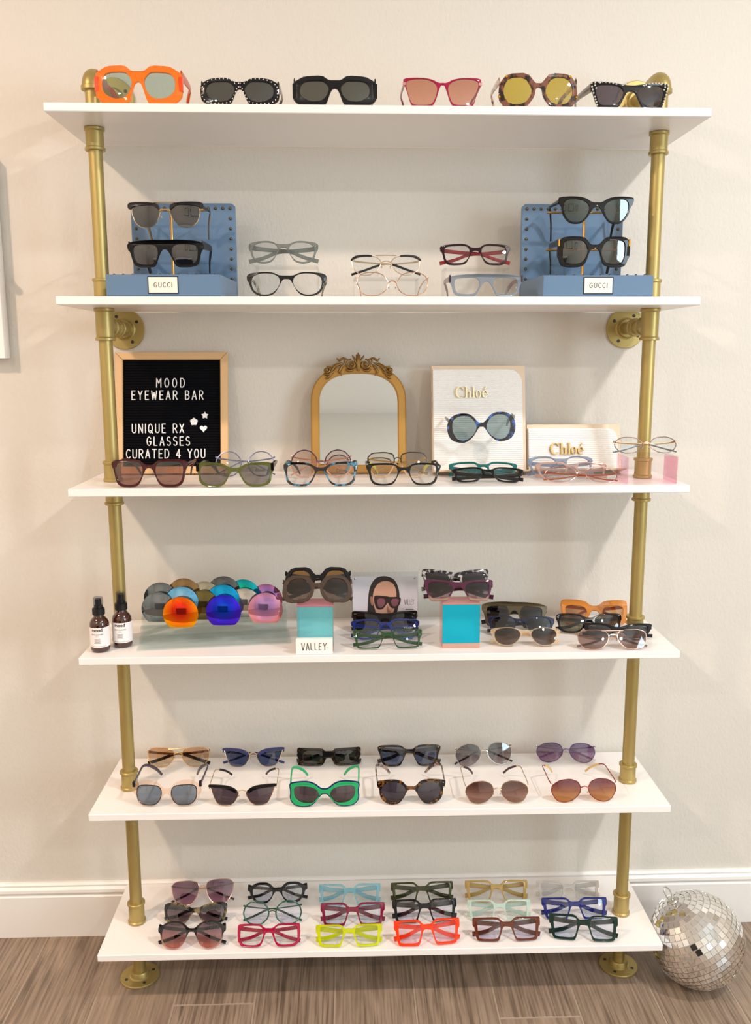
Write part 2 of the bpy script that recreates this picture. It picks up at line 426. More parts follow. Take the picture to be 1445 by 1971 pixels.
for sx, X in ((-1, -.5518), (1, .5524)):
    P0 = (X, -.163, 0)
    zt = [sz(i, X) for i in range(6)]
    # pipe lengths between the boards
    segs = [(zt[5]-TH-.001, .012)] + [(zt[i]-TH, zt[i+1]) for i in range(5)] + [(1.905, zt[0])]
    for a, b in segs: ub(MB().lathe([(PR, b), (PR, a)], P0, n=28), 'pipe', GOLD)
    # collars over and under each board
    for i in range(6):
        if i > 0: ub(MB().lathe(ringed(zt[i]+.0005, zt[i]+(.042 if i < 5 else .05)), P0, n=28), 'pipe_collar', GOLD)
        if i in (0, 2): ub(MB().lathe(ringed(zt[i]-TH-(.043 if i == 0 else .034), zt[i]-TH-.0005), P0, n=28), 'pipe_collar', GOLD)
    # tee under the second board with a stub to the wall flange
    zc = 1.458
    ub(MB().lathe(ringed(zt[1]-TH-.064, zt[1]-TH-.0005, .0178, .0202), P0, n=28), 'tee_fitting', GOLD)
    ub(MB().lathe([(.017, 0), (.017, .026), (.0195, .027), (.0195, .034), (PR, .035), (PR, .07), (.0175, .071), (.0175, .084), (.0195, .085), (.0195, .093), (PR, .094), (PR, .15)], (X, -.157, zc), (0, 1, 0), 24), 'pipe', GOLD)
    # elbow at the top
    mb = MB(); R_ = .024; path = [(X, -.163, 1.905)]
    for k in range(7):
        a = PI/2*k/6; path.append((X, -.163+R_*(1-math.cos(a)), 1.910+R_*math.sin(a)*.8))
    path.append((X, -.115, 1.910+R_*.8))
    mb.tube(path, .0185, 20)
    mb.lathe([(.0188, 0), (.0205, .001), (.0205, .008), (.0188, .009)], (X, -.163, 1.902), n=24)
    ub(mb, 'elbow_fitting', GOLD, 50)
    ze = 1.910+R_*.8
    ub(MB().lathe([(PR, 0), (PR, .11)], (X, -.12, ze), (0, 1, 0), 24), 'pipe', GOLD)
    # flanges: (centre, axis, name)
    for c, ax, nm in (((X, -.001, ze), (0, -1, 0), 'wall_flange'), ((X, -.001, zc), (0, -1, 0), 'wall_flange'), ((X, -.163, .0), (0, 0, 1), 'floor_flange')):
        f = MB().lathe([(.0, .0), (.0425, .0), (.0435, .001), (.0435, .004), (.0425, .005), (.024, .0055), (.021, .008), (.0195, .0165), (.0185, .018), (PR-.001, .018)], c, ax, 40)
        fo = ub(f, nm, GOLD)
        q = Vector((0, 0, 1)).rotation_difference(Vector(ax))
        for k in range(4):
            a = PI/4+PI/2*k+.25*sx
            pc = Vector(c)+q @ Vector((.0315*math.cos(a), .0315*math.sin(a), .0052))
            sm = MB().lathe([(.0, 0), (.0037, 0), (.0037, .0006), (.0028, .0006), (.0024, .0002), (0, .0002)], pc, ax, 12)
            sm.v = [(x, y+.163, z) for x, y, z in sm.v]
            build(sm, 'screw', plain('4A4440', .4, .7), fo)

# ------------------------------------------------------------------ lettering strokes
def arc(cx, cy, rx, ry, a0, a1, n=8): return [(cx+rx*math.cos(math.radians(a0+(a1-a0)*i/n)), cy+ry*math.sin(math.radians(a0+(a1-a0)*i/n))) for i in range(n+1)]
GL = {
 'M': [[(0, 0), (0, 1), (.3, .45), (.6, 1), (.6, 0)]],
 'O': [arc(.28, .5, .28, .5, 0, 360, 18)],
 'D': [[(0, 0), (0, 1), (.25, 1)]+arc(.25, .5, .3, .5, 90, -90)+[(0, 0)]],
 'E': [[(.45, 1), (0, 1), (0, 0), (.45, 0)], [(0, .53), (.38, .53)]],
 'Y': [[(0, 1), (.28, .5), (.56, 1)], [(.28, .5), (.28, 0)]],
 'W': [[(0, 1), (.18, 0), (.36, .8), (.54, 0), (.72, 1)]],
 'A': [[(0, 0), (.29, 1), (.58, 0)], [(.1, .33), (.48, .33)]],
 'R': [[(0, 0), (0, 1), (.25, 1)]+arc(.25, .75, .25, .25, 90, -90)+[(0, .5)], [(.22, .5), (.52, 0)]],
 'B': [[(0, 0), (0, 1), (.25, 1)]+arc(.25, .76, .22, .24, 90, -90)+[(0, .52)], [(.22, .52)]+arc(.24, .26, .27, .26, 90, -90)+[(0, 0)]],
 'U': [[(0, 1), (0, .28)]+arc(.26, .27, .26, .27, 180, 360)+[(.52, 1)]],
 'N': [[(0, 0), (0, 1), (.52, 0), (.52, 1)]], 'I': [[(.0, 0), (.0, 1)]],
 'Q': [arc(.28, .5, .28, .5, 0, 360, 18), [(.32, .25), (.6, -.05)]],
 'X': [[(0, 0), (.54, 1)], [(0, 1), (.54, 0)]],
 'G': [arc(.3, .5, .3, .5, 40, 330, 14)+[(.58, .45), (.34, .45)]],
 'L': [[(0, 1), (0, 0), (.42, 0)]], 'T': [[(0, 1), (.54, 1)], [(.27, 1), (.27, 0)]],
 'C': [arc(.3, .5, .3, .5, 45, 315, 14)],
 'S': [arc(.25, .75, .24, .25, 40, 270, 10)+arc(.25, .25, .25, .25, 90, -140, 10)],
 '4': [[(.4, 0), (.4, 1), (0, .3), (.56, .3)]],
}
def gw(c): return max(p[0] for s in GL[c] for p in s) if c != ' ' else .3
def strokes(mb, P, r):
    """a stroke is cut at sharp corners so every limb keeps its full width"""
    run = [P[0]]
    for i in range(1, len(P)):
        run.append(P[i])
        if i < len(P)-1:
            a = Vector(P[i])-Vector(P[i-1]); b = Vector(P[i+1])-Vector(P[i])
            if min(a.length, b.length) > 1e-7 and a.angle(b) > .7: mb.tube(run, r, 6); mb.ball(P[i], r*.98, 6); run = [P[i]]
    mb.tube(run, r, 6); mb.ball(P[0], r*.98, 6); mb.ball(P[-1], r*.98, 6)
def stroke_text(txt, cx, z0, h, y, r, mk, sxx=1.0, gap=.25):
    """mk(mb, char) is called with the mesh of each letter, centred on cx"""
    ws = [gw(c)*h*sxx for c in txt]; tot = sum(ws)+gap*h*(len(txt)-1); x = cx-tot/2
    for c, w_ in zip(txt, ws):
        if c != ' ':
            mb = MB()
            for s in GL[c]: strokes(mb, [(x+px*h*sxx, y, z0+pz*h) for px, pz in s], r)
            mk(mb, c)
        x += w_+gap*h

# serif capitals and lower case for the ivory signs: strokes of unequal width as polygons
def serif_word(mbm, cx, z0, h, place_y, t):
    def pl(o, holes=()): plate(mbm, o, list(holes), lambda x, z, y: (cx+x*h, place_y+y, z0+z*h), t, .0003)
    def ell(x, z, rx, rz, n=20): return [(x+rx*math.cos(2*PI*i/n), z+rz*math.sin(2*PI*i/n)) for i in range(n)]
    # C
    o = [(-1.42+.42*math.cos(a), .5+.52*math.sin(a)) for a in [math.radians(38+284*i/20) for i in range(21)]]
    inn = [(-1.36+.28*math.cos(a), .5+.46*math.sin(a)) for a in [math.radians(322-284*i/20) for i in range(21)]]
    pl(o+inn)
    pl([(-1.12, .68), (-1.07, .68), (-1.07, 1.0), (-1.11, 1.0), (-1.14, .8)])
    # h
    pl([(-.95, 0), (-.68, 0), (-.68, .05), (-.74, .07), (-.74, 1.05), (-.95, 1.02), (-.95, .97), (-.88, .95), (-.88, .07), (-.95, .05)])
    pl([(-.74, .5), (-.74, .42), (-.64, .56), (-.55, .56), (-.53, .48), (-.53, .07), (-.6, .05), (-.6, 0), (-.32, 0), (-.32, .05), (-.39, .07), (-.39, .5), (-.45, .64), (-.58, .66), (-.68, .6)])
    # l
    pl([(-.27, 0), (0, 0), (0, .05), (-.06, .07), (-.06, 1.05), (-.27, 1.02), (-.27, .97), (-.2, .95), (-.2, .07), (-.27, .05)])
    # o
    pl(ell(.31, .33, .26, .34), [ell(.31, .33, .12, .29)])
    # e with accent
    a = [(.9+.27*math.cos(t_), .33+.34*math.sin(t_)) for t_ in [math.radians(0+318*i/18) for i in range(19)]]
    b = [(.93+.15*math.cos(t_), .34+.28*math.sin(t_)) for t_ in [math.radians(310-295*i/18) for i in range(19)]]
    pl(a+b[:-2]+[(1.05, .40), (.78, .40), (.78, .34), (1.17, .34)])
    pl([(.85, .76), (.92, .74), (1.08, 1.0), (1.0, 1.05)])

# ------------------------------------------------------------------ eyewear
def half(s):
    n = [float(x) for x in s.replace(',', ' ').split()]
    return [(n[i]/100, n[i+1]/100) for i in range(0, len(n), 2)]
ST = {k: (half(a), half(b)) for k, a, b in [
 ('hex', '0,84 14,84 30,100 72,99 87,90 100,80 100,25 92,12 80,2 30,0 20,5 8,52 0,58', '12,60 24,79 33,83 72,83 83,69 85,50 81,30 58,13 33,14 19,30'),
 ('butterfly', '0,80 10,79 28,93 58,99 100,100 98,84 88,45 80,6 72,0 30,0 20,8 8,60 4,72 0,72', '14,66 24,82 42,91 70,93 89,89 92,78 84,35 76,8 40,6 26,10 17,38'),
 ('octagon', '0,70 8,70 28,100 78,99 97,72 100,28 84,0 30,0 11,28 7,55 0,57', '16,55 34,88 74,88 87,62 87,35 72,9 35,9 18,34'),
 ('rect', '0,80 12,80 25,98 60,100 100,95 100,74 94,62 90,26 82,6 66,0 40,0 26,8 15,45 8,66 0,68', '17,62 21,82 31,89 74,89 86,83 87,58 83,26 72,11 44,9 30,17 20,38'),
 ('sq', '0,80 12,80 22,95 32,100 96,97 100,95 100,62 95,58 91,13 85,1 30,0 24,5 14,50 10,60 0,62', '17,57 20,84 31,92 81,91 88,84 85,20 80,9 33,8 24,18'),
 ('wayf', '0,76 12,78 30,95 60,100 100,98 100,68 95,55 93,22 83,5 64,0 40,0 26,10 13,48 8,62 0,62', '14,60 25,80 46,88 86,86 90,62 87,28 74,11 44,9 28,20'),
 ('roundthick', '0,72 14,73 24,92 40,99 62,100 98,92 100,88 98,68 92,60 92,40 86,18 68,1 52,0 34,5 22,28 14,50 8,60 0,60', '17,50 22,72 36,86 56,89 74,82 84,64 84,42 76,22 58,11 40,13 24,28'),
 ('bigsq', '0,80 12,80 24,95 34,100 94,99 100,92 100,40 93,12 84,1 34,0 22,10 12,52 8,62 0,62', '17,55 22,82 34,91 82,89 89,80 90,30 81,11 40,9 26,20'),
 ('cateye', '0,84 12,84 40,93 75,98 100,100 97,75 92,45 84,8 76,0 36,0 28,6 14,50 9,60 0,62', '17,55 26,76 50,84 88,84 84,45 78,20 72,12 40,12 30,22'),
 ('narrowcat', '0,72 10,74 30,92 60,98 100,100 98,80 90,45 74,10 50,0 30,6 16,36 8,48 0,50', '16,50 30,74 60,84 86,84 82,55 68,26 48,16 28,26'),
 ('flattop', '0,98 40,100 100,93 100,64 93,58 87,14 76,3 60,0 34,0 26,6 16,40 8,62 0,66', '18,52 22,74 32,82 76,80 84,72 82,32 74,14 40,11 28,20'),
 ('hexround', '0,74 12,74 24,92 36,100 66,100 90,82 100,80 100,62 92,56 90,38 72,3 36,0 20,22 12,46 6,56 0,56', '14,50 22,74 36,89 66,89 83,70 83,40 68,11 36,9 21,28'),
 ('catround', '0,78 14,78 30,94 60,100 95,97 100,92 97,70 90,60 88,35 72,6 54,0 36,4 22,26 12,52 6,60 0,60', '18,55 28,78 52,88 80,86 86,64 80,32 66,12 48,9 32,18'),
 ('squareround', '0,74 12,74 24,92 34,100 84,100 94,88 95,78 100,72 100,34 95,28 92,12 82,0 36,0 22,14 14,52 8,60 0,60', '18,50 26,76 36,86 76,86 84,76 84,30 76,14 42,13 28,22'),
 ('roundsq', '0,84 18,84 34,98 60,100 100,94 100,66 95,58 90,28 78,8 60,0 42,2 28,14 15,52 8,70 0,70', '16,60 22,82 40,92 66,92 84,82 88,60 84,30 70,12 52,8 36,14 22,36'),
 ('oversize', '0,66 8,66 28,94 48,100 72,98 92,84 100,60 98,30 86,8 62,0 44,2 24,20 10,46 6,52 0,52', '13,52 26,80 44,90 64,89 80,78 84,60 82,36 71,14 56,9 38,14 22,30'),
 ('bug', '0,68 12,70 30,92 54,100 94,92 98,84 94,60 97,30 88,10 72,2 50,2 34,10 20,34 10,52 4,54 0,54', '15,46 22,69 44,81 80,82 87,68 84,36 68,18 40,14 23,26'),
 ('wavyrect', '0,80 12,80 20,95 80,97 96,98 92,82 100,62 98,48 92,30 97,10 94,4 70,0 26,0 16,10 8,42 0,44', '16,60 24,84 80,84 80,24 74,12 28,12'),
 ('rectring', '0,72 14,76 30,95 90,100 100,92 97,30 88,6 76,0 34,2 24,12 10,54 0,56', '22,46 32,70 86,76 83,40 75,27 38,27'),
 ('bigcat', '0,72 10,73 30,90 60,100 92,98 100,80 98,50 92,14 74,0 44,0 24,12 11,45 6,54 0,54', '13,54 28,77 58,88 84,87 91,62 83,22 64,9 40,12 22,26'),
 ('biground', '0,74 10,75 22,92 44,100 66,100 84,89 91,82 100,80 100,60 93,57 91,30 79,8 58,0 40,2 24,16 12,50 7,62 0,62', '14,55 20,78 36,93 60,95 80,84 88,62 86,34 74,13 56,5 40,7 24,22'),
 ('crystal', '0,66 10,66 20,82 32,92 62,100 88,86 100,64 98,45 90,42 84,10 66,0 36,0 20,15 12,36 6,46 0,48', '16,45 18,66 28,76 74,77 84,68 84,32 72,11 40,8 24,20'),
 # wire rims: lens outline only
 ('navig', '', '13,70 22,92 40,99 82,99 97,84 95,40 84,10 60,0 34,6 18,36'),
 ('mround', '', '13,50 18,26 34,6 55,0 76,6 92,26 97,50 92,74 76,94 55,100 34,94 18,74'),
 ('mhex', '', '11,52 26,88 44,98 70,100 90,84 97,52 86,16 66,0 38,2 20,22'),
 ('mcat', '', '12,62 28,84 60,94 95,93 89,62 74,8 58,0 40,0 26,12 16,40'),
 ('msquare', '', '12,70 16,92 40,100 84,98 97,80 93,40 80,10 60,0 34,6 18,36'),
 ('mpilot', '', '14,62 26,85 48,93 84,92 97,72 92,30 70,2 50,0 28,20'),
 ('mbutter', '', '12,60 20,88 42,100 72,94 94,72 97,45 82,8 60,0 36,10 18,34'),
 ('mclub', '', '14,62 18,80 40,90 84,88 92,62 84,22 70,4 54,0 36,6 22,30'),
]}
BROW = {'club': half('13,66 14,90 40,99 80,100 102,97 103,74 94,70 88,82 60,86 30,86 20,70'),
        'cat': half('14,62 14,72 32,92 60,99 96,100 102,95 100,84 60,82 34,72 22,58'),
        'slim': half('40,90 60,93 84,90 100,72 103,80 90,99 64,102 40,98')}
MM = .001
NGLASS = [0]
def eyewear(label, style, box, shelf, frame, lens, temples='open', yd=None, base=None, lean=8, yaw=0, kind='sun',
            t=4.5, tm=None, tip=None, wire=None, brow=None, browm=None, inw=10, thk=None, hz=.80, tl=128, studs=None, caps=None,
            group=None, dbl=False, ez=None, roll=0, wrapR=.38, wr=.0009, soft=2, lensL=None, hh=None, under=None, endm=None, ztip=None, shift=0, pads=None, txt=None):
    x0, x1, y0, y1 = box; xc = (x0+x1)/2
    if base == 'px': z0 = ony(xc, y1, yd).z
    elif base is not None: z0 = base
    else: z0 = None
    if z0 is None:
        z0 = sz(shelf, ony(xc, y1, -.2).x)
        if yd is None: yd = onz(xc, y1, z0).y
    yd = max(yd, -D+.006) if base is None else yd
    A = ony(x0, (y0+y1)/2, yd); B = ony(x1, (y0+y1)/2, yd)
    hw = (B.x-A.x)/2/math.cos(math.radians(yaw)); X = (A.x+B.x)/2
    ln = math.radians(lean); lo, hi = .01, .2
    for _ in range(30):
        h = (lo+hi)/2
        if proj((X, yd+h*math.sin(ln), z0+h*math.cos(ln)))[1] > y0: lo = h
        else: hi = h
    NGLASS[0] += 1
    root = thing('sunglasses' if kind == 'sun' else 'eyeglasses', (X, yd, z0), label, 'sunglasses' if kind == 'sun' else 'glasses', group, math.radians(yaw))
    root.rotation_euler[1] = math.radians(roll)
    cl, sl = math.cos(ln), math.sin(ln)
    wrapy = lambda x: x*x/(2*wrapR)
    dz = 0
    if lean > 0:
        src = ST[style][0] or ST[style][1]
        dz = (.0013 if ST[style][0] and not under else .0034)-min(min(v*h*cl-(wrapy(u*hw*.97)+(t*MM if ST[style][0] else .002))*sl for u, v in src), 0)
        h -= dz/cl*.8
    def place(x, z, y):
        yy = x*x/(2*wrapR)+y
        return (x, yy*cl+z*sl, z*cl-yy*sl+dz)
    O, L = ST[style]
    R1 = [(u*hw, v*h) for u, v in L]
    Rl = offset(chaikin(R1, soft if O else 2, .23 if O else .17), (.0008 if soft > 1 else -.0005) if O else .0012)
    Ll = [(-x, z) for x, z in Rl]
    lm = lens if isinstance(lens, bpy.types.Material) else lensmat(*lens)
    tt = t*MM
    low = 0
    if O:
        full = [(u*hw, v*h) for u, v in O]
        mir = [(-x, z) for x, z in reversed(full) if x > 1e-9]
        out = dens(chaikin(full+mir, soft, .2 if soft < 2 else .25), .006)
        mb = plate(MB(), out, [Rl, Ll], place, tt, .0008)
        fo = build(mb, 'frame', frame, root, 40)
        if under:
            build(plate(MB(), offset(out, under[1]), [offset(Rl, .0008), offset(Ll, .0008)], lambda x, z, y: place(x, z, y+tt*.55), tt*.5, .0005), 'frame_back', under[0], root, 40)
        if thk:   # a second, proud layer around each lens
            m2, grow = thk
            mb = MB()
            for lp in (Rl, Ll):
                plate(mb, offset(lp, grow), [offset(lp, .0002)], lambda x, z, y: place(x, z, y-.0016), .002, .0005)
            build(mb, 'lens_rim', m2, root, 40)
    else:
        wm = wire or metal('D9B99A'); rr = wr; mb = MB()
        for lp in (Rl, Ll):
            mb.tube([place(x, z, .0015) for x, z in lp], rr, 6, True)
        # bridge
        inx = min(p[0] for p in R1)
        def bar(z1, zb, xx):
            pts = []
            for i in range(9):
                s_ = -1+2*i/8; pts.append(place(xx*s_, z1+(zb-z1)*(1-s_*s_), .0012))
            mb.tube(pts, .0011, 6)
        bz = [p for p in R1 if p[0] == inx][0][1]
        if dbl: bar(.96*h, .97*h, .30*hw); bar(bz*.95, bz*1.1, inx*1.02)
        else: bar(bz*1.02, bz*1.02+.004, inx*1.05)
        fo = build(mb, 'frame', wm, root, 40)
        # nose pads
        pm = MB()
        for s_ in (-1, 1):
            pc = Vector(place(s_*inx*.86, bz*.66, .006))
            pm.lathe([(.0001, -.0008), (.0022, -.0004), (.0022, .0004), (.0001, .0008)], pc, (1, .4*s_, 0), 10)
            pm.tube([place(s_*inx*1.1, bz*.7, .001), place(s_*inx, bz*.68, .006), tuple(pc)], .0005, 5)
        build(pm, 'nose_pads', metal('E6DCCB'), root, 60)
    if brow:
        mb = MB()
        for s_ in (-1, 1):
            bp = chaikin([(s_*u*hw, v*h) for u, v in BROW[brow]], 2, .25)
            plate(mb, dens(bp, .006), [], lambda x, z, y: place(x, z, y-.002), .0055, .001)
        build(mb, 'brow_bar', browm, root, 40)
    # lenses
    for lp in (Rl, Ll):
        n = len(lp); cx = sum(p[0] for p in lp)/n; cz = sum(p[1] for p in lp)/n
        mb = MB(); rs = []
        gl_ = offset(lp, .0006 if O else 0)
        y_in = tt*.42 if O else .0015
        rmx = max(math.hypot(p[0]-cx, p[1]-cz) for p in lp)
        def ringp(k, off):
            r_ = []
            for p in gl_:
                x = cx+(p[0]-cx)*k; z = cz+(p[1]-cz)*k; d_ = math.hypot(x-cx, z-cz)/rmx
                r_.append(place(x, z, y_in+off-.0016*(1-d_*d_)))
            return r_
        for k in (.02, .35, .7, 1.0): rs.append(ringp(k, 0))
        for k in (1.0, .5, .02): rs.append(ringp(k, .0012))
        mb.rings(rs); mb.f = [f[::-1] for f in mb.f]
        build(mb, 'lens', lm, root, 50)
    # studs / rivets on the front
    if studs:
        mb = MB(); sm, rad, pts = studs
        for u, v in pts:
            for s_ in ((-1, 1) if u else (1,)):
                if len(pts) <= 3: build(MB().ball(place(s_*u*hw, v*h, -.0003), rad, 8), 'rivet', sm, root, 60)
                else: mb.ball(place(s_*u*hw, v*h, -.0003), rad, 8)
        if len(pts) > 3: build(mb, 'studs', sm, root, 60, kind='stuff')
    # temples
    tmm = tm or (frame if O else (wire or metal('D9B99A')))
    H = hh or ((8 if O else 3.2)*MM)
    for s_ in (-1, 1):
        hx = s_*hw*(.965 if O else .985); hp = Vector(place(hx, h*hz, tt if O else .002))
        mb = MB(); n0 = 0
        tth = (3.2 if O else 1.6)*MM
        zt_ = (max(.004, H*.55+.0015) if temples == 'fold' else .0065) if ztip is None else ztip
        if temples == 'open':
            k = 1.0; Y = hp.y
            path = [hp, hp+Vector((s_*.001, .02*k, .0)), Vector((s_*hw*.99, Y+.055, hp.z+.001)), Vector((s_*hw*.98, Y+tl*MM*.68, hp.z+.001)),
                    Vector((s_*(hw*.97-inw*MM*.25), Y+tl*MM*.78, hp.z-.003)), Vector((s_*(hw*.96-inw*MM*.7), Y+tl*MM*.88, (hp.z*.55+zt_*.45))), Vector((s_*(hw*.96-inw*MM), Y+tl*MM*.98, zt_+.002))]
            hs = [H*1.15, H, H*.8, H*.7, H*.75, H*.85, H*.6]
        else:
            ly = wrapy(hx)+(tt if O else .002); a_ = ly+(.0035 if s_ < 0 else .0075); zl = h*hz
            LP = lambda x, y, z: Vector((x, y*cl+z*sl, z*cl-y*sl+dz))
            zb_ = ((a_*sl+zt_*.9-dz)/cl)
            path = [LP(hx, ly, zl), LP(hx-s_*.0005, ly+(a_-ly)*.6, zl), LP(s_*hw*.82, a_, zl*.93), LP(s_*hw*.30, a_, zl*.82), LP(-s_*hw*.15, a_, zl*.76),
                    LP(-s_*hw*.58, a_, max(zl*.44, zb_+.004)), LP(-s_*hw*1.0, a_, zb_+.0015)]
            hs = [H*1.1, H*1.05, H, H*.85, H*.75, H*.8, H*.95]
        # smooth the path
        pp, ph = [path[0]], [hs[0]]
        for a in range(len(path)-1):
            p0 = path[max(a-1, 0)]; p1 = path[a]; p2 = path[a+1]; p3 = path[min(a+2, len(path)-1)]
            for j in (1, 2, 3):
                f = j/3; f2, f3 = f*f, f*f*f
                pp.append((p1*2+(p2-p0)*f+(p0*2-p1*5+p2*4-p3)*f2+(p1*3-p0-p2*3+p3)*f3)*.5); ph.append(hs[a]+(hs[a+1]-hs[a])*f)
        ti = 13
        for q_ in pp: q_.z = max(q_.z, (.0032 if base is None else -1))
        tt_m = tip or None
        to = build(mb.ribbon(pp if not tt_m else pp[:ti], ph if not tt_m else ph[:ti], tth), 'temple', tmm, root, 50)
        if tt_m:
            build(MB().ribbon(pp[ti-1:], [max(x*1.5, .0045) if not O else x for x in ph[ti-1:]], max(tth, .0026)), 'temple_tip', tt_m, to, 50)
        if endm:
            em, ew, eh = endm
            e = MB(); c0 = Vector(place(hx, h*(ez or hz), -.0005))
            e.box(c0.x-ew/2, c0.x+ew/2, c0.y-.001, c0.y+tt+.002, c0.z-eh/2, c0.z+eh/2, .0008)
            build(e, 'hinge_plate', em, root, 40)
    if txt:
        word, tmat, th_, (tu, tv) = txt
        fc = bpy.data.curves.new('lens_print', 'FONT'); fc.body = word; fc.size = th_; fc.align_x = 'CENTER'
        ob = bpy.data.objects.new('lens_print', fc); C.objects.link(ob)
        me = bpy.data.meshes.new_from_object(ob.evaluated_get(bpy.context.evaluated_depsgraph_get())); bpy.data.objects.remove(ob)
        for v in me.vertices:
            v.co = Vector(place(tu*hw+v.co.x, tv*h+v.co.y, (tt*.42 if O else .001)-.0024))
        me.materials.clear(); me.materials.append(tmat); link('lens_print', me, root)
    return root

# colours used again and again
BLK = glossy('0C0B0E'); DEMO = ('F3F5F6', None, .01); DEMOB = ('E6ECFA', None, .05)
DARK = ('3A393C', None, .05); GREYL = ('7C7B82', None, .05); WARMT = ('A98478', None, .04)
GM = metal('C8A45E', .22); RG = metal('DDB19B', .2); SV = metal('CFCFD2', .15)
PRL = plain('F2EDE6', .2, 0, .4)
E = eyewear
# ---- top board
g = 'sunglasses on the top board'
E('bright orange geometric sunglasses with pale blue lenses, first on top board', 'hex', (180, 349, 125, 200), 0, clearp('F27A10', .82), ('BCD2CC', None, .10), yd=-.268, lean=4, soft=1, t=6, group=g, hh=.016, tm=clearp('D8480A', .7), ez=.54, endm=(plain('E8481C', .15), .007, .026), inw=14)
E('black sunglasses covered in small white studs around grey lenses', 'hex', (384, 537, 149, 203), 0, BLK, ('4A4D4A', None, .07), yd=-.268, lean=4, t=5, group=g, hh=.011, inw=12,
  studs=(PRL, .0011, [(.02, .78), (.02, .64), (.12, .78), (.20, .88), (.30, .94), (.40, .95), (.50, .95), (.60, .94), (.70, .92), (.80, .86), (.89, .78), (.94, .68), (.95, .56), (.95, .44), (.95, .32), (.90, .21), (.83, .12), (.73, .07), (.63, .05), (.53, .05), (.43, .05), (.33, .06), (.24, .10), (.18, .22), (.14, .34), (.10, .46), (.07, .57)]))
E('chunky plain black geometric sunglasses with dark grey lenses on top board', 'hex', (563, 725, 145, 204), 0, BLK, ('55574F', None, .07), yd=-.268, lean=4, soft=1, t=6, group=g, hh=.016, inw=14, ez=.52, endm=(BLK, .007, .026))
E('burgundy red cat-eye sunglasses with peach brown lenses on top board', 'butterfly', (776, 928, 148, 205), 0, glossy('9C1240'), ('D0937A', 'E2A78E', .06), yd=-.268, lean=4, t=3.6, group=g, hh=.006, tm=glossy('7A1A44'), endm=(metal('E8A8A8', .3), .006, .006))
E('octagonal tortoiseshell sunglasses with yellow lenses on top board', 'octagon', (960, 1114, 140, 208), 0, tort('1C0C0A', '7A4A38', 80, .5), ('D2BC4C', None, .07), yd=-.268, lean=4, soft=1, t=4, group=g, hh=.012, inw=12, tm=tort('4A2A26', 'C8A090', 110, .5),
  studs=(metal('E0A030', .2), .0028, [(.80, .90), (.97, .32)]))
E('black cat-eye sunglasses crusted with crystals, last on top board', 'cateye', (1138, 1292, 156, 208), 0, BLK, ('5A4A58', None, .08), yd=-.266, lean=4, yaw=4, t=5, group=g, hh=.014, inw=12, tm=plain('8A8680', .25, .8),
  studs=(plain('E8E4DE', .08, .6), .0018, [(.98, .93), (.97, .80), (.95, .68), (.93, .56), (.90, .94), (.82, .96), (.72, .96), (.64, .95), (.55, .93), (.46, .91), (.38, .87), (.90, .84), (.90, .42), (.88, .32), (.86, .22), (.84, .12), (.78, .93), (.87, .74)]))
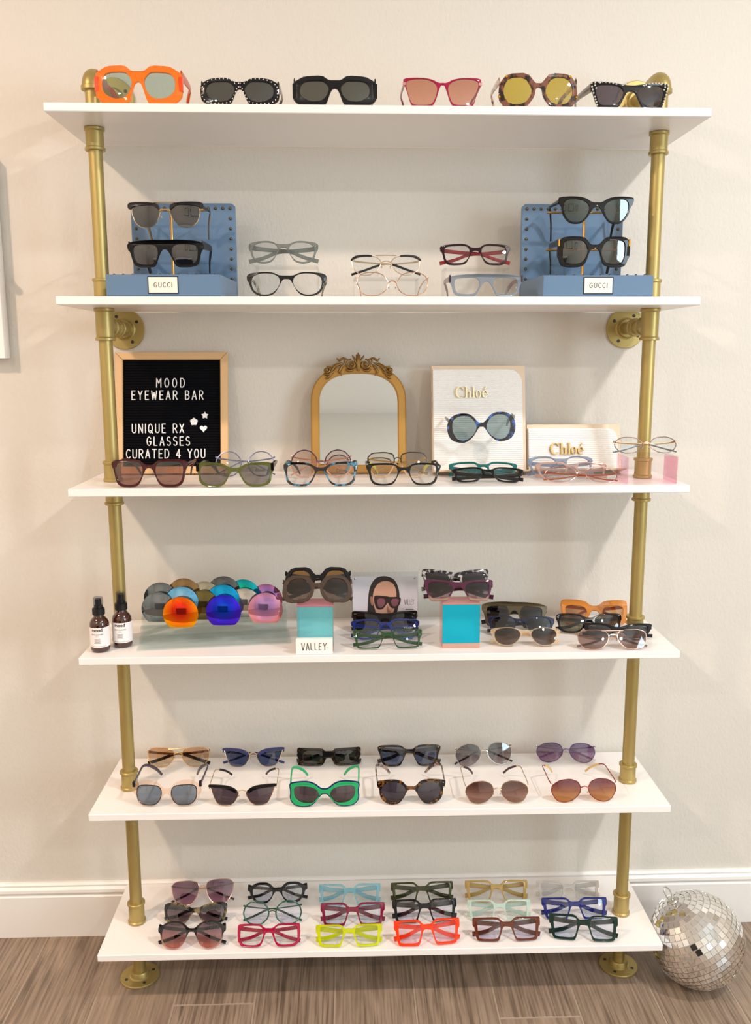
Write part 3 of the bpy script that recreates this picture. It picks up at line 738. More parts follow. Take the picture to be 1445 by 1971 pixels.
# ---- display stands on the second board
def gucci_stand(bx0, bx1, px0, px1, side, lab, rods):
    """open box with a studded back panel; built about its own base centre"""
    cx = (bx0+bx1)/2; Zs = max(sz(1, bx0), sz(1, bx1))+.0006
    t = thing('display_stand', (cx, -.17, Zs), lab, 'display stand', 'blue studded display stands')
    BL = plain('5E7C9C', .38); ST_ = plain('6E6248', .3, .8)
    X0, X1 = bx0-cx, bx1-cx; yf, yb = -.272+.17, -.085+.17; h = 1.5486-1.5088
    mb = MB(); mb.box(X0, X1, yf, yf+.012, 0, h, .0015)
    mb2 = MB()
    build(mb, 'front_board', BL, t)
    P0, P1 = px0-cx, px1-cx
    # side cheeks run back to the panel
    for a, b in ((X0, P0), (X1, P1)):
        s_ = 1 if a < 0 else -1
        m2 = MB(); rs = []
        for x, y in ((a, yf+.004), (b, yb)):
            rs.append([(x, y, 0), (x+s_*.010, y, 0), (x+s_*.010, y, h), (x, y, h)])
        m2.rings(rs); build(m2, 'side_board', BL, t)
    build(MB().rings([[(X0+.008, yf+.01, z), (X1-.008, yf+.01, z), (P1-.008, yb, z), (P0+.008, yb, z)] for z in (h-.010, h-.004)]), 'ledge', BL, t)
    zt = 1.7068-Zs
    o = chaikin([(P0, 0), (P1, 0), (P1, zt), (P0, zt)], 2, .03)
    build(plate(MB(), dens(o, .05), [], flat(0, yb-.012, 0), .012, .001), 'back_panel', BL, t)
    k = 0
    zz = zt-.009; n = 8
    pts = [(P0+.010, zt-.010-.0215*i*.93) for i in range(8)]+[(P1-.010, zt-.010-.0215*i*.93) for i in range(8)]
    pts += [(P0+.010+(P1-P0-.02)*i/13, zt-.010) for i in range(1, 13)]
    base_me = None
    for x, z in pts:
        if base_me is None: base_me = MB().ball((0, 0, 0), .0032, 10).mesh('stud', ST_, 60)
        link('stud', base_me, t, (x, yb-.0125, z))
    for i in range(12): link('stud', base_me, t, (X0+.012+(X1-X0-.024)*i/11, yf+.016, h))
    # rod holder
    rc = metal('C79C60', .3)
    rx = rods[0]-cx
    zb = [r-Zs for r in rods[2]]
    build(MB().tube([(rx, rods[1]+.17, h-.006), (rx, rods[1]+.17, zb[0])], .0028, 10), 'rod', rc, t)
    for z in zb:
        build(MB().box(rx-.075, rx+.075, rods[1]+.17-.003, rods[1]+.17+.003, z-.0022, z+.0022, .0008), 'cross_bar', rc, t)
    # name plate
    cxp = (X0+X1)/2
    build(MB().box(cxp-.0285, cxp+.0285, yf-.0012, yf+.001, .0045, .0365, .0004), 'name_plate_border', plain('1B1B33', .4), t)
    pl = build(MB().box(cxp-.0268, cxp+.0268, yf-.0018, yf-.0005, .0062, .0348, .0003), 'name_plate', plain('EFEBDF', .5), t)
    lm = MB()
    stroke_text('GUCCI', cxp, .0165, .0085, yf-.002, .00055, lambda m_, c: lm.add(m_.v, m_.f), 1.05, .42)
    build(lm, 'lettering', plain('2A2A2E', .5), pl, 60)
    return t
gucci_stand(-.5165, -.3035, -.505, -.293, 1, 'blue studded display stand at the left end of second board', (-.4115, -.16, (1.6835, 1.612)))
gucci_stand(.307, .5185, .297, .508, -1, 'blue studded display stand at the right end of second board', (.410, -.16, (1.6800, 1.608)))
g = 'sunglasses on the blue stands'
E('black and gold browline sunglasses on top bar of left blue stand', 'mclub', (246, 390, 388, 437), 1, None, ('2C2C34', None, .10), yd=-.215, base='px', lean=-6, wire=metal('D8C49A', .2), brow='club', browm=plain('151519', .35), kind='sun', group=g, hh=.006, tm=plain('151519', .35), tip=metal('A08058', .4), tl=104, ztip=-.012, dbl=True, yaw=-4)
E('flat-topped matte black sunglasses on lower bar of left blue stand', 'flattop', (243, 392, 461, 515), 1, plain('0B0B0E', .4, 0, 0, .25), ('34333B', None, .10), yd=-.215, base='px', lean=-6, kind='sun', group=g, hh=.014, tm=plain('1D1D21', .45), tl=104, ztip=-.002, yaw=-4)
E('rounded black sunglasses with dark green lenses on top bar of right blue stand', 'catround', (1074, 1221, 377, 432), 1, BLK, ('1F4A40', '2C5C50', .08), yd=-.215, base='px', lean=-6, kind='sun', group=g, hh=.008, tl=104, ztip=-.020, yaw=1, studs=(metal('F0D8C0', .2), .0016, [(.0, .66)]))
E('thick square black sunglasses with olive lenses on lower bar of right blue stand', 'squareround', (1073, 1214, 455, 515), 1, BLK, ('6E6648', None, .09), yd=-.215, base='px', lean=-6, kind='sun', group=g, hh=.012, tl=104, ztip=-.004, yaw=1, t=6, studs=(metal('F0D8C0', .2), .0018, [(.0, .62)]), tm=plain('3A3528', .2, .2), endm=(metal('D8A030', .25), .003, .014))
# ---- second board, middle
g = 'glasses in the middle of the second board'
E('translucent grey glasses on clear riser, beside left blue stand', 'roundsq', (477, 612, 463, 509), 1, clearp('8E938F', .55), DEMO, temples='fold', yd=-.16, base=1.5795, kind='eye', lean=14, group=g, hh=.009, studs=(SV, .0012, [(.93, .84), (.93, .78)]))
E('thick black glasses standing open right of left blue stand', 'roundsq', (474, 628, 523, 576), 1, plain('0B0A0C', .2), DEMO, yd=-.262, kind='eye', lean=4, group=g, hh=.009, tm=tort('1A1812', '8C8874', 80, .5))
E('silver double-bridge glasses with black brows on clear riser', 'mpilot', (676, 810, 491, 537), 1, None, DEMO, temples='fold', yd=-.16, base=1.556, kind='eye', lean=14, wire=metal('D8C4A8', .25), brow='slim', browm=plain('14121A', .3), tip=BLK, group=g, dbl=True)
E('thin rose gold wire glasses in front of black-browed pair', 'mhex', (684, 826, 525, 574), 1, None, DEMO, yd=-.262, kind='eye', lean=4, wire=RG, group=g)
E('dark burgundy rectangular glasses on clear riser with red inner temples', 'rect', (848, 984, 469, 514), 1, glossy('25090F'), DEMO, temples='fold', yd=-.16, base=1.5765, kind='eye', lean=14, group=g, tm=glossy('8C2A30'), studs=(SV, .0012, [(.93, .90), (.88, .90)]))
E('pale grey see-through flat-top glasses left of right blue stand', 'flattop', (864, 1008, 527, 574), 1, clearp('9DA9B6', .5), DEMO, yd=-.262, kind='eye', lean=4, group=g, hh=.010, tm=clearp('A08C90', .5), endm=(plain('2C1828', .2), .003, .014))
def riser(px0, px1, yd, ztop, dep, lab, zb, name='display_riser', mat=None):
    a = ony(px0, 560, yd).x; b = ony(px1, 560, yd).x; t = thing(name, ((a+b)/2, yd+dep/2, zb), lab, 'display riser', 'clear display risers' if mat is None else None)
    hw = (b-a)/2; q = mat or acrylic('FBFCFC', .03)
    hgt = ztop-zb
    build(MB().box(-hw, hw, -dep/2, dep/2, hgt-.003, hgt, .0006), 'top_panel', q, t)
    build(MB().box(-hw, -hw+.003, -dep/2, dep/2, 0, hgt-.003, .0006), 'side_panel', q, t)
    build(MB().box(hw-.003, hw, -dep/2, dep/2, 0, hgt-.003, .0006), 'side_panel', q, t)
    return t
riser(490, 612, -.17, 1.5776, .07, 'clear riser under the translucent grey glasses', sz(1, -.36)+.0005)
riser(680, 806, -.17, 1.5541, .07, 'clear riser under the black-browed wire glasses', sz(1, -.1)+.0005)
riser(856, 980, -.17, 1.5746, .07, 'clear riser under the dark burgundy glasses', sz(1, 0)+.0005)
# ---- third board
def tilted(name, cx, yb, zb, ang, label, cat, group=None):
    t = thing(name, (cx, yb, zb+(.020 if 'sign' in name else .016)*math.sin(ang)), label, cat, group); t.rotation_euler = (-ang, 0, 0); return t
# letter board
Z3 = SZ[2][0]+.0006
lb = tilted('letter_board', -.4487, -.075, Z3, .19, 'black felt letter board in pale wood frame with white letters', 'letter board')
wd = bumpy('pale_wood', 'DDB789', .5, 60, .15, .001, (1, 1, .1)); fw, fh, ft = .1215, .2645, .016
for nm, o in (('frame_rail', [(-fw, fh), (fw, fh), (fw-.016, fh-.016), (-fw+.016, fh-.016)]), ('frame_rail', [(-fw, 0), (-fw+.016, .016), (fw-.016, .016), (fw, 0)]),
              ('frame_rail', [(-fw, 0), (-fw, fh), (-fw+.016, fh-.016), (-fw+.016, .016)]), ('frame_rail', [(fw, 0), (fw-.016, .016), (fw-.016, fh-.016), (fw, fh)])):
    build(plate(MB(), offset(o, -.0001), [], flat(), ft, .0012), nm, wd, lb)
felt = MB(); rs = []; zz = .016
prof = [(.010, .014)]
n = 40; st = (fh-.032)/n
for i in range(n):
    a = .016+i*st; prof += [(.0065, a+st*.12), (.0060, a+st*.5), (.0065, a+st*.80), (.0085, a+st*.88), (.0085, a+st*.99)]
prof += [(.010, fh-.014)]
felt.rings([[(x, y, z) for y, z in prof] for x in (-fw+.015, fw-.015)], cap=False)
build(felt, 'felt_panel', plain('0A0A0F', .95, spec=.1), lb, 20)
build(MB().box(-fw+.004, fw-.004, ft-.004, ft-.001, .004, fh-.004), 'backing', plain('C9A678', .7), lb)
WHT = plain('F4F4F6', .35)
def lbpix(x, y):   # from picture position to board coordinates
    p = ony(x, y, -.07); return p.x+.4487, (p.z-Z3)/math.cos(.19)
for txt, (px, py), hpx in (('MOOD', (322, 749), 18.5), ('EYEWEAR BAR', (317, 773), 18.5), ('UNIQUE RX', (301, 837), 18.5), ('GLASSES', (322, 861), 18), ('CURATED 4 YOU', (318, 885), 18.5)):
    cx_, z_ = lbpix(px, py); hh_ = hpx/FPX*1.97
    w_px = {'MOOD': 56, 'EYEWEAR BAR': 144, 'UNIQUE RX': 104, 'GLASSES': 86, 'CURATED 4 YOU': 158}[txt]
    want = w_px/FPX*1.95; nat = sum(gw(c)*hh_*.72 for c in txt); gp = (want-nat)/(hh_*(len(txt)-1))
    stroke_text(txt, cx_, z_+.001, hh_*.88, .0045, .00125, lambda m_, c: build(m_, 'letter', WHT, lb, 60), .8, gp)
def charm(px, py, pts):
    cx_, z_ = lbpix(px, py); build(plate(MB(), [(cx_+a, z_+b) for a, b in pts], [], flat(0, .003, 0), .003, .0006), 'charm', WHT, lb)
charm(391, 803, chaikin([((.0088 if i % 2 == 0 else .0045)*math.sin(2*PI*i/10), (.0088 if i % 2 == 0 else .0045)*math.cos(2*PI*i/10)) for i in range(10)], 2, .2))
charm(370, 815, [((.0078+.0009*math.cos(5*a))*math.sin(a), (.0078+.0009*math.cos(5*a))*math.cos(a)) for a in [2*PI*i/40 for i in range(40)]])
charm(389, 828, [(.0005*16*math.sin(a)**3, .0005*(13*math.cos(a)-5*math.cos(2*a)-2*math.cos(3*a)-math.cos(4*a))) for a in [2*PI*i/40 for i in range(40)]])
# arched mirror
mr = tilted('tabletop_mirror', -.0425, -.085, Z3, .20, 'arched gold tabletop mirror with carved scroll crest', 'mirror')
mw = .104; mh = .236
def arch(w_, h_, z0, cr):
    o = [(-w_, z0), (w_, z0), (w_, h_-cr*1.0)]
    o += [(w_*.0+math.copysign(abs(math.cos(a))**.8, math.cos(a))*w_, h_-cr+math.sin(a)**.9*cr) for a in [PI*i/24 for i in range(1, 24)]]
    o += [(-w_, h_-cr)]
    return o
gf = bumpy('antique_gold', 'B98F4E', .38, 300, .1, .001)
gf.node_tree.nodes['Principled BSDF'].inputs['Metallic'].default_value = .65
build(plate(MB(), dens(arch(mw, mh, 0, .078), .02), [arch(mw-.019, mh-.018, .018, .062)], flat(), .014, .003), 'frame', gf, mr)
mg = plain('E6EAEA', .01, 1)
build(plate(MB(), arch(mw-.017, mh-.016, .016, .063), [], flat(0, .006, 0), .003, .0004), 'mirror_glass', mg, mr)
oc = bumpy('carved_gold', '8A6B3C', .35, 200, .1, .001); oc.node_tree.nodes['Principled BSDF'].inputs['Metallic'].default_value = .8
cr = MB()
def spiral(cx, cz, r0, turns, s_, a0, r1=.002, tk=.0028):
    P = []; R = []
    n_ = int(turns*14)
    for i in range(n_+1):
        f = i/n_; a = a0+s_*2*PI*turns*f; r_ = r0*(1-f)+r1*f
        P.append((cx+r_*math.cos(a), -.003-.003*f, cz+r_*math.sin(a))); R.append(tk*(.55+.45*math.sin(PI*min(1, f*1.2+.05))+.1))
    cr.tube(P, R, 7)
def leaf(pts, r):
    n_ = len(pts); P = []
    for i in range(n_-1):
        for j in range(3):
            f = j/3; P.append(tuple(pts[i][k]*(1-f)+pts[i+1][k]*f for k in (0, 1)))
    P.append(pts[-1]); m_ = len(P)
    cr.tube([(x, -.004, z) for x, z in P], [r*max(.15, math.sin(PI*(i+.6)/(m_+.4))) for i in range(m_)], 7)
zc = mh
for s_ in (-1, 1):
    spiral(s_*.015, zc+.000, .0115, 1.5, -s_, PI/2 if s_ > 0 else PI/2)
    spiral(s_*.069, zc-.012, .0085, 1.2, s_, PI/2, .001, .0026)
    cr.ball((s_*.069, -.006, zc-.012), .0052, 10)
    cr.ball((s_*.015, -.006, zc), .0036, 10)
    leaf([(s_*.003, zc-.013), (s_*.001, zc+.004), (s_*.004, zc+.022)], .0034)
    leaf([(s_*.003, zc-.002), (s_*.008, zc+.012), (s_*.013, zc+.020)], .0026)
    leaf([(s_*.020, zc+.010), (s_*.032, zc+.014), (s_*.042, zc+.008), (s_*.047, zc+.014)], .0030)
    leaf([(s_*.026, zc+.002), (s_*.036, zc-.004), (s_*.042, zc-.016), (s_*.036, zc-.022)], .0032)
    leaf([(s_*.032, zc+.004), (s_*.050, zc-.003), (s_*.062, zc-.020)], .0040)
    leaf([(s_*.044, zc+.004), (s_*.058, zc-.006), (s_*.068, zc-.004)], .0028)
    leaf([(s_*.052, zc-.014), (s_*.064, zc-.022), (s_*.076, zc-.020)], .0034)
    leaf([(s_*.056, zc-.018), (s_*.066, zc-.028), (s_*.072, zc-.031)], .0030)
    leaf([(s_*.010, zc-.012), (s_*.020, zc-.014), (s_*.028, zc-.010)], .0034)
    leaf([(s_*.022, zc-.003), (s_*.030, zc+.006), (s_*.027, zc+.014)], .0024)
leaf([(0, zc-.016), (0, zc+.002), (0, zc+.026)], .0036)
build(cr, 'carved_crest', oc, mr, 60)
# ivory signs
RIB = plain('F3F1EF', .45); TAN = plain('E4CFB6', .5)
def ivory_sign(cx, yb, ang, w_, h_, lab, crr, wordz, wordh, wordcol, wx=0):
    t = tilted('brand_sign', cx, yb, Z3, ang, lab, 'sign', 'ivory ribbed signs')
    build(MB().box(-w_-.002, w_+.008, .010, .020, 0, h_, .001), 'backing_board', TAN, t)
    build(MB().box(-w_-.002, w_+.008, -.030, .020, -.0002, .003, .0008), 'foot', TAN, t)
    # ribbed face with one round corner
    o = [(-w_, .004), (w_, .004), (w_, h_-.010-crr)]+[(w_-crr+crr*math.cos(a), h_-.010-crr+crr*math.sin(a)) for a in [PI/2*i/10 for i in range(1, 11)]]+[(-w_, h_-.010)]
    build(plate(MB(), o, [], flat(0, .002, 0), .008, .0008), 'face_panel', RIB, t)
    ribs = MB(); n_ = int((h_-.016)/.0043)
    for i in range(n_):
        z = .0075+i*.0043; xr = w_-.0008
        if z > h_-.010-crr: q = z-(h_-.010-crr); xr = w_-crr+math.sqrt(max(0, crr*crr-q*q))-.001
        ribs.rings([[(x, .0021, z-.0019), (x, .0008, z-.0012), (x, .0006, z), (x, .0008, z+.0012), (x, .0021, z+.0019)] for x in (-w_+.0008, xr)])
    build(ribs, 'ribs', RIB, t, 60)
    mb = MB(); serif_word(mb, wx, wordz, wordh, -.0035, .004)
    build(mb, 'lettering', metal(wordcol, .35), t, 40)
    return t
ivory_sign(.2165, -.100, .22, .0975, .236, 'tall ivory ribbed sign holding the blue tortoiseshell sunglasses', .03, .1625, .0235, 'E8DBB8', -.006)
ivory_sign(.4265, -.088, .22, .0985, .1045, 'small ivory ribbed sign behind the folded pale glasses', .026, .0365, .0245, 'B89A62', -.007)
g = 'eyewear along the front of the third board'
E('dark red square sunglasses with brown lenses at left end of third board', 'rect', (211, 360, 884, 940), 2, glossy('3E0D13'), ('A07868', None, .06), lean=6, group=g, hh=.007, yaw=-2, inw=20)
E('olive green sunglasses with black studded end pieces beside dark red pair', 'wayf', (376, 526, 890, 939), 2, clearp('5A621C', .75), ('8C8682', None, .05), lean=6, group=g, hh=.008, tm=glossy('2C2A20'), endm=(BLK, .006, .016), txt=('Chloé', plain('222222'), .008, (.66, .62)), inw=22)
E('black and blue tortoiseshell glasses with clear lenses below the mirror', 'wayf', (545, 688, 889, 940), 2, tort('100C10', '4590AC', 70, .56), DEMO, lean=6, group=g, kind='eye', hh=.006, inw=22, txt=('Chloé', plain('222222'), .008, (.55, .58)))
E('thick square black glasses with clear lenses right of mirror base', 'rect', (705, 849, 891, 940), 2, plain('08080A', .15), DEMO, lean=6, group=g, kind='eye', hh=.007, tip=glossy('B8B040'), t=6, inw=24, txt=('Chloé', plain('222222'), .008, (.52, .50)))
g = 'wire glasses at the back of the third board'
mkw = lambda a, b: tort(a, b, 60, .5)
E('silver round wire glasses behind the olive sunglasses', 'mround', (412, 528, 870, 916), 2, None, DEMO, temples='fold', kind='eye', lean=16, wr=.0012, wire=plain('8A8CA8', .25, .8), group=g, yd=-.125)
E('purple rimmed round wire glasses behind blue tortoiseshell pair', 'mround', (558, 677, 867, 916), 2, None, ('EFE0DC', None, .02), temples='fold', kind='eye', lean=16, wr=.0013, wire=fade('3A1438', 'C89078', None, (.4, .6)), group=g, tm=RG, yd=-.145)
E('black topped gold wire glasses behind thick black glasses', 'msquare', (707, 824, 872, 919), 2, None, ('F0E8E0', None, .02), temples='fold', kind='eye', lean=16, wr=.0013, wire=fade('1A1618', 'D0A878', None, (.4, .6)), group=g, tm=GM, yd=-.15)
E('teal green folded glasses lying behind the black folded pair', 'rect', (865, 997, 888, 926), 2, clearp('0F7070', .8), DEMO, temples='fold', kind='eye', lean=42, group='folded glasses by the tall sign', yd=-.175, yaw=-4, tl=100)
E('black folded glasses lying before the tall ivory sign', 'rect', (871, 1008, 898, 936), 2, BLK, DEMO, temples='fold', kind='eye', lean=42, group='folded glasses by the tall sign', yd=-.243, yaw=-5)
E('blue tortoiseshell round sunglasses hung on the tall ivory sign', 'oversize', (862, 994, 794, 853), 2, tort('10141E', '3A66B8', 75, .55), ('8FA4A6', None, .05), yd=-.150, base='px', lean=2, yaw=-3, hh=.007, tm=clearp('A8ACAC', .5), tl=46, roll=-2.5, ztip=.028)
g = 'folded glasses by the small sign'
E('pale blue translucent folded glasses before the small ivory sign', 'roundsq', (1020, 1149, 877, 916), 2, clearp('9AA6BE', .6), DEMO, temples='fold', kind='eye', lean=32, group=g, yd=-.165, yaw=3)
E('pale pink see-through folded glasses in front of the pale blue pair', 'rect', (1034, 1172, 888, 922), 2, clearp('D8BCB2', .5), DEMO, temples='fold', kind='eye', lean=38, group=g, yd=-.205, yaw=-3)
E('thin rose wire glasses with amber temples, frontmost by small sign', 'mround', (1050, 1190, 897, 930), 2, None, DEMO, temples='fold', kind='eye', lean=44, group=g, yd=-.248, yaw=-6, wire=metal('D0A8A0', .25), tm=clearp('A84A20', .8))
# pink acrylic riser round the right-hand pipe
a = ony(1206, 930, -.262).x; b = ony(1303, 930, -.262).x
t = thing('display_riser', ((a+b)/2, -.226, SZ[2][1]+.0006), 'low pink-tinted clear riser around the right pipe', 'display riser')
hw = (b-a)/2; hz_ = .056
for nm, bx, c in (('front_panel', (-hw, hw, -.036, -.033, 0, hz_-.003), 'FEFAFB'), ('side_panel', (-hw, -hw+.003, -.033, .036, 0, hz_-.003), 'FBE6EF'), ('side_panel', (hw-.003, hw, -.033, .036, 0, hz_-.003), 'FADCE8'), ('top_panel', (-hw, hw, -.036, .036, hz_-.003, hz_), 'FDFAFA')):
    build(MB().box(*bx, .0005), nm, acrylic(c, .04), t)
E('bronze hexagonal wire glasses on the pink-tinted riser', 'mhex', (1184, 1308, 842, 880), 2, None, DEMO, temples='fold', kind='eye', lean=22, yd=-.245, base=SZ[2][1]+.0006+hz_+.0012, wire=metal('8A7068', .25), tm=metal('C8A070', .3), yaw=3, tip=metal('9A9A9A', .3), ztip=.003)
# ---- fourth board
Z4 = SZ[3][0]
def bottle(px, pybot, pytop, lab):
    p = onz(px, pybot-1, Z4); h = (ony(px, pytop, p.y).z-Z4)
    t = thing('spray_bottle', (p.x, p.y, Z4+.0006), lab, 'bottle', 'amber spray bottles'); s = h/.104; r = .0178*s
    amb = plain('3A1608', .06, 0, .8)
    build(MB().lathe([(0, 0), (r*.82, 0), (r*.95, .002*s), (r, .005*s), (r, .050*s), (r*.97, .055*s), (r*.86, .060*s), (r*.62, .065*s), (r*.5, .067*s), (r*.5, .071*s)], n=28), 'bottle_body', amb, t, 60)
    # label wraps the front
    mb = MB(); rs = []
    for z in (.0105*s, .0485*s):
        rs.append([((r+.0003)*math.sin(a), -(r+.0003)*math.cos(a), z) for a in [math.radians(-115+230*i/24) for i in range(25)]])
    mb.add([q for r_ in rs for q in r_], [(i, i+1, 26+i, 25+i) for i in range(24)])
    lo = build(mb, 'label', plain('F0EAEA', .55), t)
    pr = MB()
    def curve_text(word, z, h_, bold, mono=True):
        fc = bpy.data.curves.new('x', 'FONT'); fc.body = word; fc.size = h_; fc.align_x = 'CENTER'; fc.offset = bold
        ob = bpy.data.objects.new('x', fc); C.objects.link(ob)
        me = bpy.data.meshes.new_from_object(ob.evaluated_get(bpy.context.evaluated_depsgraph_get())); bpy.data.objects.remove(ob)
        R_ = r+.0006
        pr.add([(R_*math.sin(v.co.x/R_), -R_*math.cos(v.co.x/R_), z+v.co.y) for v in me.vertices], [tuple(p_.vertices) for p_ in me.polygons])
    curve_text('mood', .0415*s, .0085*s, .00025)
    curve_text('LENS CLEANER', .0345*s, .0034*s, 0); curve_text('2 fl oz', .031*s, .0028*s, 0)
    for k in range(5): 
        hw_ = (.006-.0012*(k % 2))*s; z = (.0265-.0019*k)*s; R_ = r+.0006
        pr.add([(R_*math.sin(x/R_), -R_*math.cos(x/R_), zz) for x in (-hw_, 0, hw_) for zz in (z, z+.0006*s)], [(0, 2, 3, 1), (2, 4, 5, 3)])
    z = .0125*s; pr.add([((r+.0006)*math.sin(a), -(r+.0006)*math.cos(a), zz) for a in [math.radians(-50+100*i/8) for i in range(9)] for zz in (z, z+.0005)], [(2*i, 2*i+2, 2*i+3, 2*i+1) for i in range(8)])
    build(pr, 'label_print', plain('1C1A1C', .6), lo)
    cap = [(r*.62, .070*s), (r*.62, .0825*s), (r*.56, .083*s), (r*.50, .083*s)]
    mb = MB().lathe([(0, .0695*s)]+cap+[(0, .083*s)], n=28)
    for k in range(28):
        a = 2*PI*k/28; mb.tube([(r*.62*math.cos(a), r*.62*math.sin(a), .071*s), (r*.62*math.cos(a), r*.62*math.sin(a), .0815*s)], .0004, 4)
    build(mb, 'collar', plain('0C0C0E', .35), t)
    n_ = build(MB().lathe([(0, .083*s), (r*.42, .083*s), (r*.42, .088*s), (r*.34, .0885*s), (r*.34, .099*s), (r*.30, .1*s), (0, .1*s)], n=20), 'sprayer', plain('1A1A1E', .4), t)
    build(MB().lathe([(r*.50, .083*s), (r*.50, .1025*s), (r*.42, .104*s), (0, .104*s), (0, .1032*s), (r*.40, .1032*s), (r*.47, .102*s), (r*.47, .083*s)], n=24), 'clear_cap', acrylic('E8EAEE', .06), t)
bottle(194, 1253, 1149, 'front amber spray bottle with white label at left end of fourth board')
bottle(237, 1244, 1139, 'rear amber spray bottle with white label, beside the gold pipe')
# lens samples on a stepped clear stand
st_o = thing('lens_stand', (-.352, -.17, Z4+.0006), 'clear stepped acrylic stand holding round mirrored lens samples', 'display stand', None, math.radians(7))
ac = acrylic('F7FAFA', .22)
for nm, bx in (('base_panel', (-.158, .158, -.052, .040, 0, .003)), ('step_panel', (-.152, .152, -.044, -.020, .022, .0245)), ('step_panel', (-.152, .152, -.018, .006, .036, .0385)), ('step_panel', (-.152, .152, .008, .032, .050, .0525)),
               ('riser_panel', (-.152, .152, -.046, -.044, .003, .030)), ('riser_panel', (-.152, .152, -.020, -.018, .003, .044)), ('riser_panel', (-.152, .152, .006, .008, .003, .058)), ('riser_panel', (-.152, .152, .032, .034, .003, .064))):
    build(MB().box(*bx, .0005), nm, ac, st_o)
def disc_mat(cols, refl):
    k = 'disc_'+'_'.join(cols)
    m, nt, out = newmat(k)
    tc = nt.nodes.new('ShaderNodeTexCoord'); mp = nt.nodes.new('ShaderNodeMapping'); gr = nt.nodes.new('ShaderNodeTexGradient'); gr.gradient_type = 'SPHERICAL'
    mp.inputs['Location'].default_value = (0, 0, -.2); mp.inputs['Scale'].default_value = (22, 22, 22)
    r = nt.nodes.new('ShaderNodeValToRGB'); els = r.color_ramp.elements
    els[0].position = 0; els[0].color = lin(cols[0]); els[1].position = 1; els[1].color = lin(cols[-1])
    for i, c in enumerate(cols[1:-1]): e = els.new((i+1)/(len(cols)-1)); e.color = lin(c)
    gl = nt.nodes.new('ShaderNodeBsdfPrincipled'); gl.inputs['Roughness'].default_value = .06; gl.inputs['Metallic'].default_value = refl
    nt.links.new(tc.outputs['Object'], mp.inputs[0]); nt.links.new(mp.outputs[0], gr.inputs[0]); nt.links.new(gr.outputs['Fac'], r.inputs[0])
    nt.links.new(r.outputs[0], gl.inputs['Base Color']); nt.links.new(gl.outputs[0], out.inputs[0]); return m
DISCS = [  # x, top y, row, label, colours edge->centre, metal
 (303, 1141, 1, 'smoke grey lens sample at the left end, front row', ['6A7070', '767C80', '7C8286'], .8),
 (345.5, 1150, 0, 'fiery orange and red mirrored lens sample, front row', ['E8A800', 'F07800', 'F03C14', 'D82A30'], .85),
 (428.7, 1146, 0, 'violet blue mirrored lens sample, front row', ['4A20B8', '3A1CD0', '1838E0', '1060E8'], .85),
 (509.8, 1142, 0, 'rose pink mirrored lens sample, front row right end', ['E89080', 'D08CA8', 'B088C8', 'B894D0'], .8),
 (348, 1130, 1, 'sky blue mirrored lens sample behind the orange one', ['4A90C0', '6AB0DC', 'A0CCE8'], .8),
 (388.5, 1137, 1, 'olive brown lens sample between orange and violet ones', ['5A5230', '6E6438', '5C5434'], .8),
 (428, 1126, 1, 'bright blue mirrored lens sample behind the violet one', ['0878A8', '1098D0', '18A8E0'], .8),
 (468.5, 1133, 1, 'silver mirrored lens sample between violet and pink ones', ['989890', 'B4B2AC', 'C8C4BE'], .9),
 (307, 1122, 2, 'grey mirrored lens sample, back row at the left', ['585E62', '6E7478', '7A8084'], .8),
 (352, 1114, 2, 'golden brown lens sample, back row second from left', ['6A5438', '8A6E48', '7C6444'], .75),
 (392, 1120, 2, 'beige lens sample, middle of the back row', ['8A8672', 'A09C88', 'A8A490'], .8),
 (429, 1110, 2, 'dark charcoal lens sample, top of the back row', ['4A4C4C', '5A5C5C', '626464'], .8),
 (467, 1116, 2, 'green and turquoise mirrored lens sample, back row', ['0878B0', '08A0A8', '10B880'], .8),
 (511, 1125, 2, 'multicoloured purple and gold lens sample, back row right end', ['C08060', 'B06890', '9070C0', 'B0A070'], .85)]
for x, ytop, row, lab, cols, refl in DISCS:
    tt_ = (x-428)/FPX*1.8
    Y = (-.196, -.171, -.146)[row]+tt_*.12
    top = ony(x, ytop, Y); R_ = .0365 if row == 0 else .0355
    lift = 0
    zc_ = top.z-R_
    mb = MB(); rs = []; zcut = -R_*.78
    def rg(k, y0):
        rr = []
        for i in range(48):
            a = 2*PI*i/48; xx = R_*math.sin(a); z_ = max(R_*math.cos(a), zcut); xx *= 1
            xx *= k; z_ *= k; rr.append((xx, y0+(xx*xx+z_*z_)/(2*.095), z_))
        return rr
    mb.rings([rg(k, -.004) for k in (.01, .25, .5, .75, .97, 1)]+[rg(k, -.0022) for k in (1, .6, .01)]); mb.f = [f[::-1] for f in mb.f]
    o = build(mb, 'lens_sample', disc_mat(cols, refl), None, 50); o.location = (top.x, Y, zc_)
    tag(o, lab, 'lens', 'round mirrored lens samples')
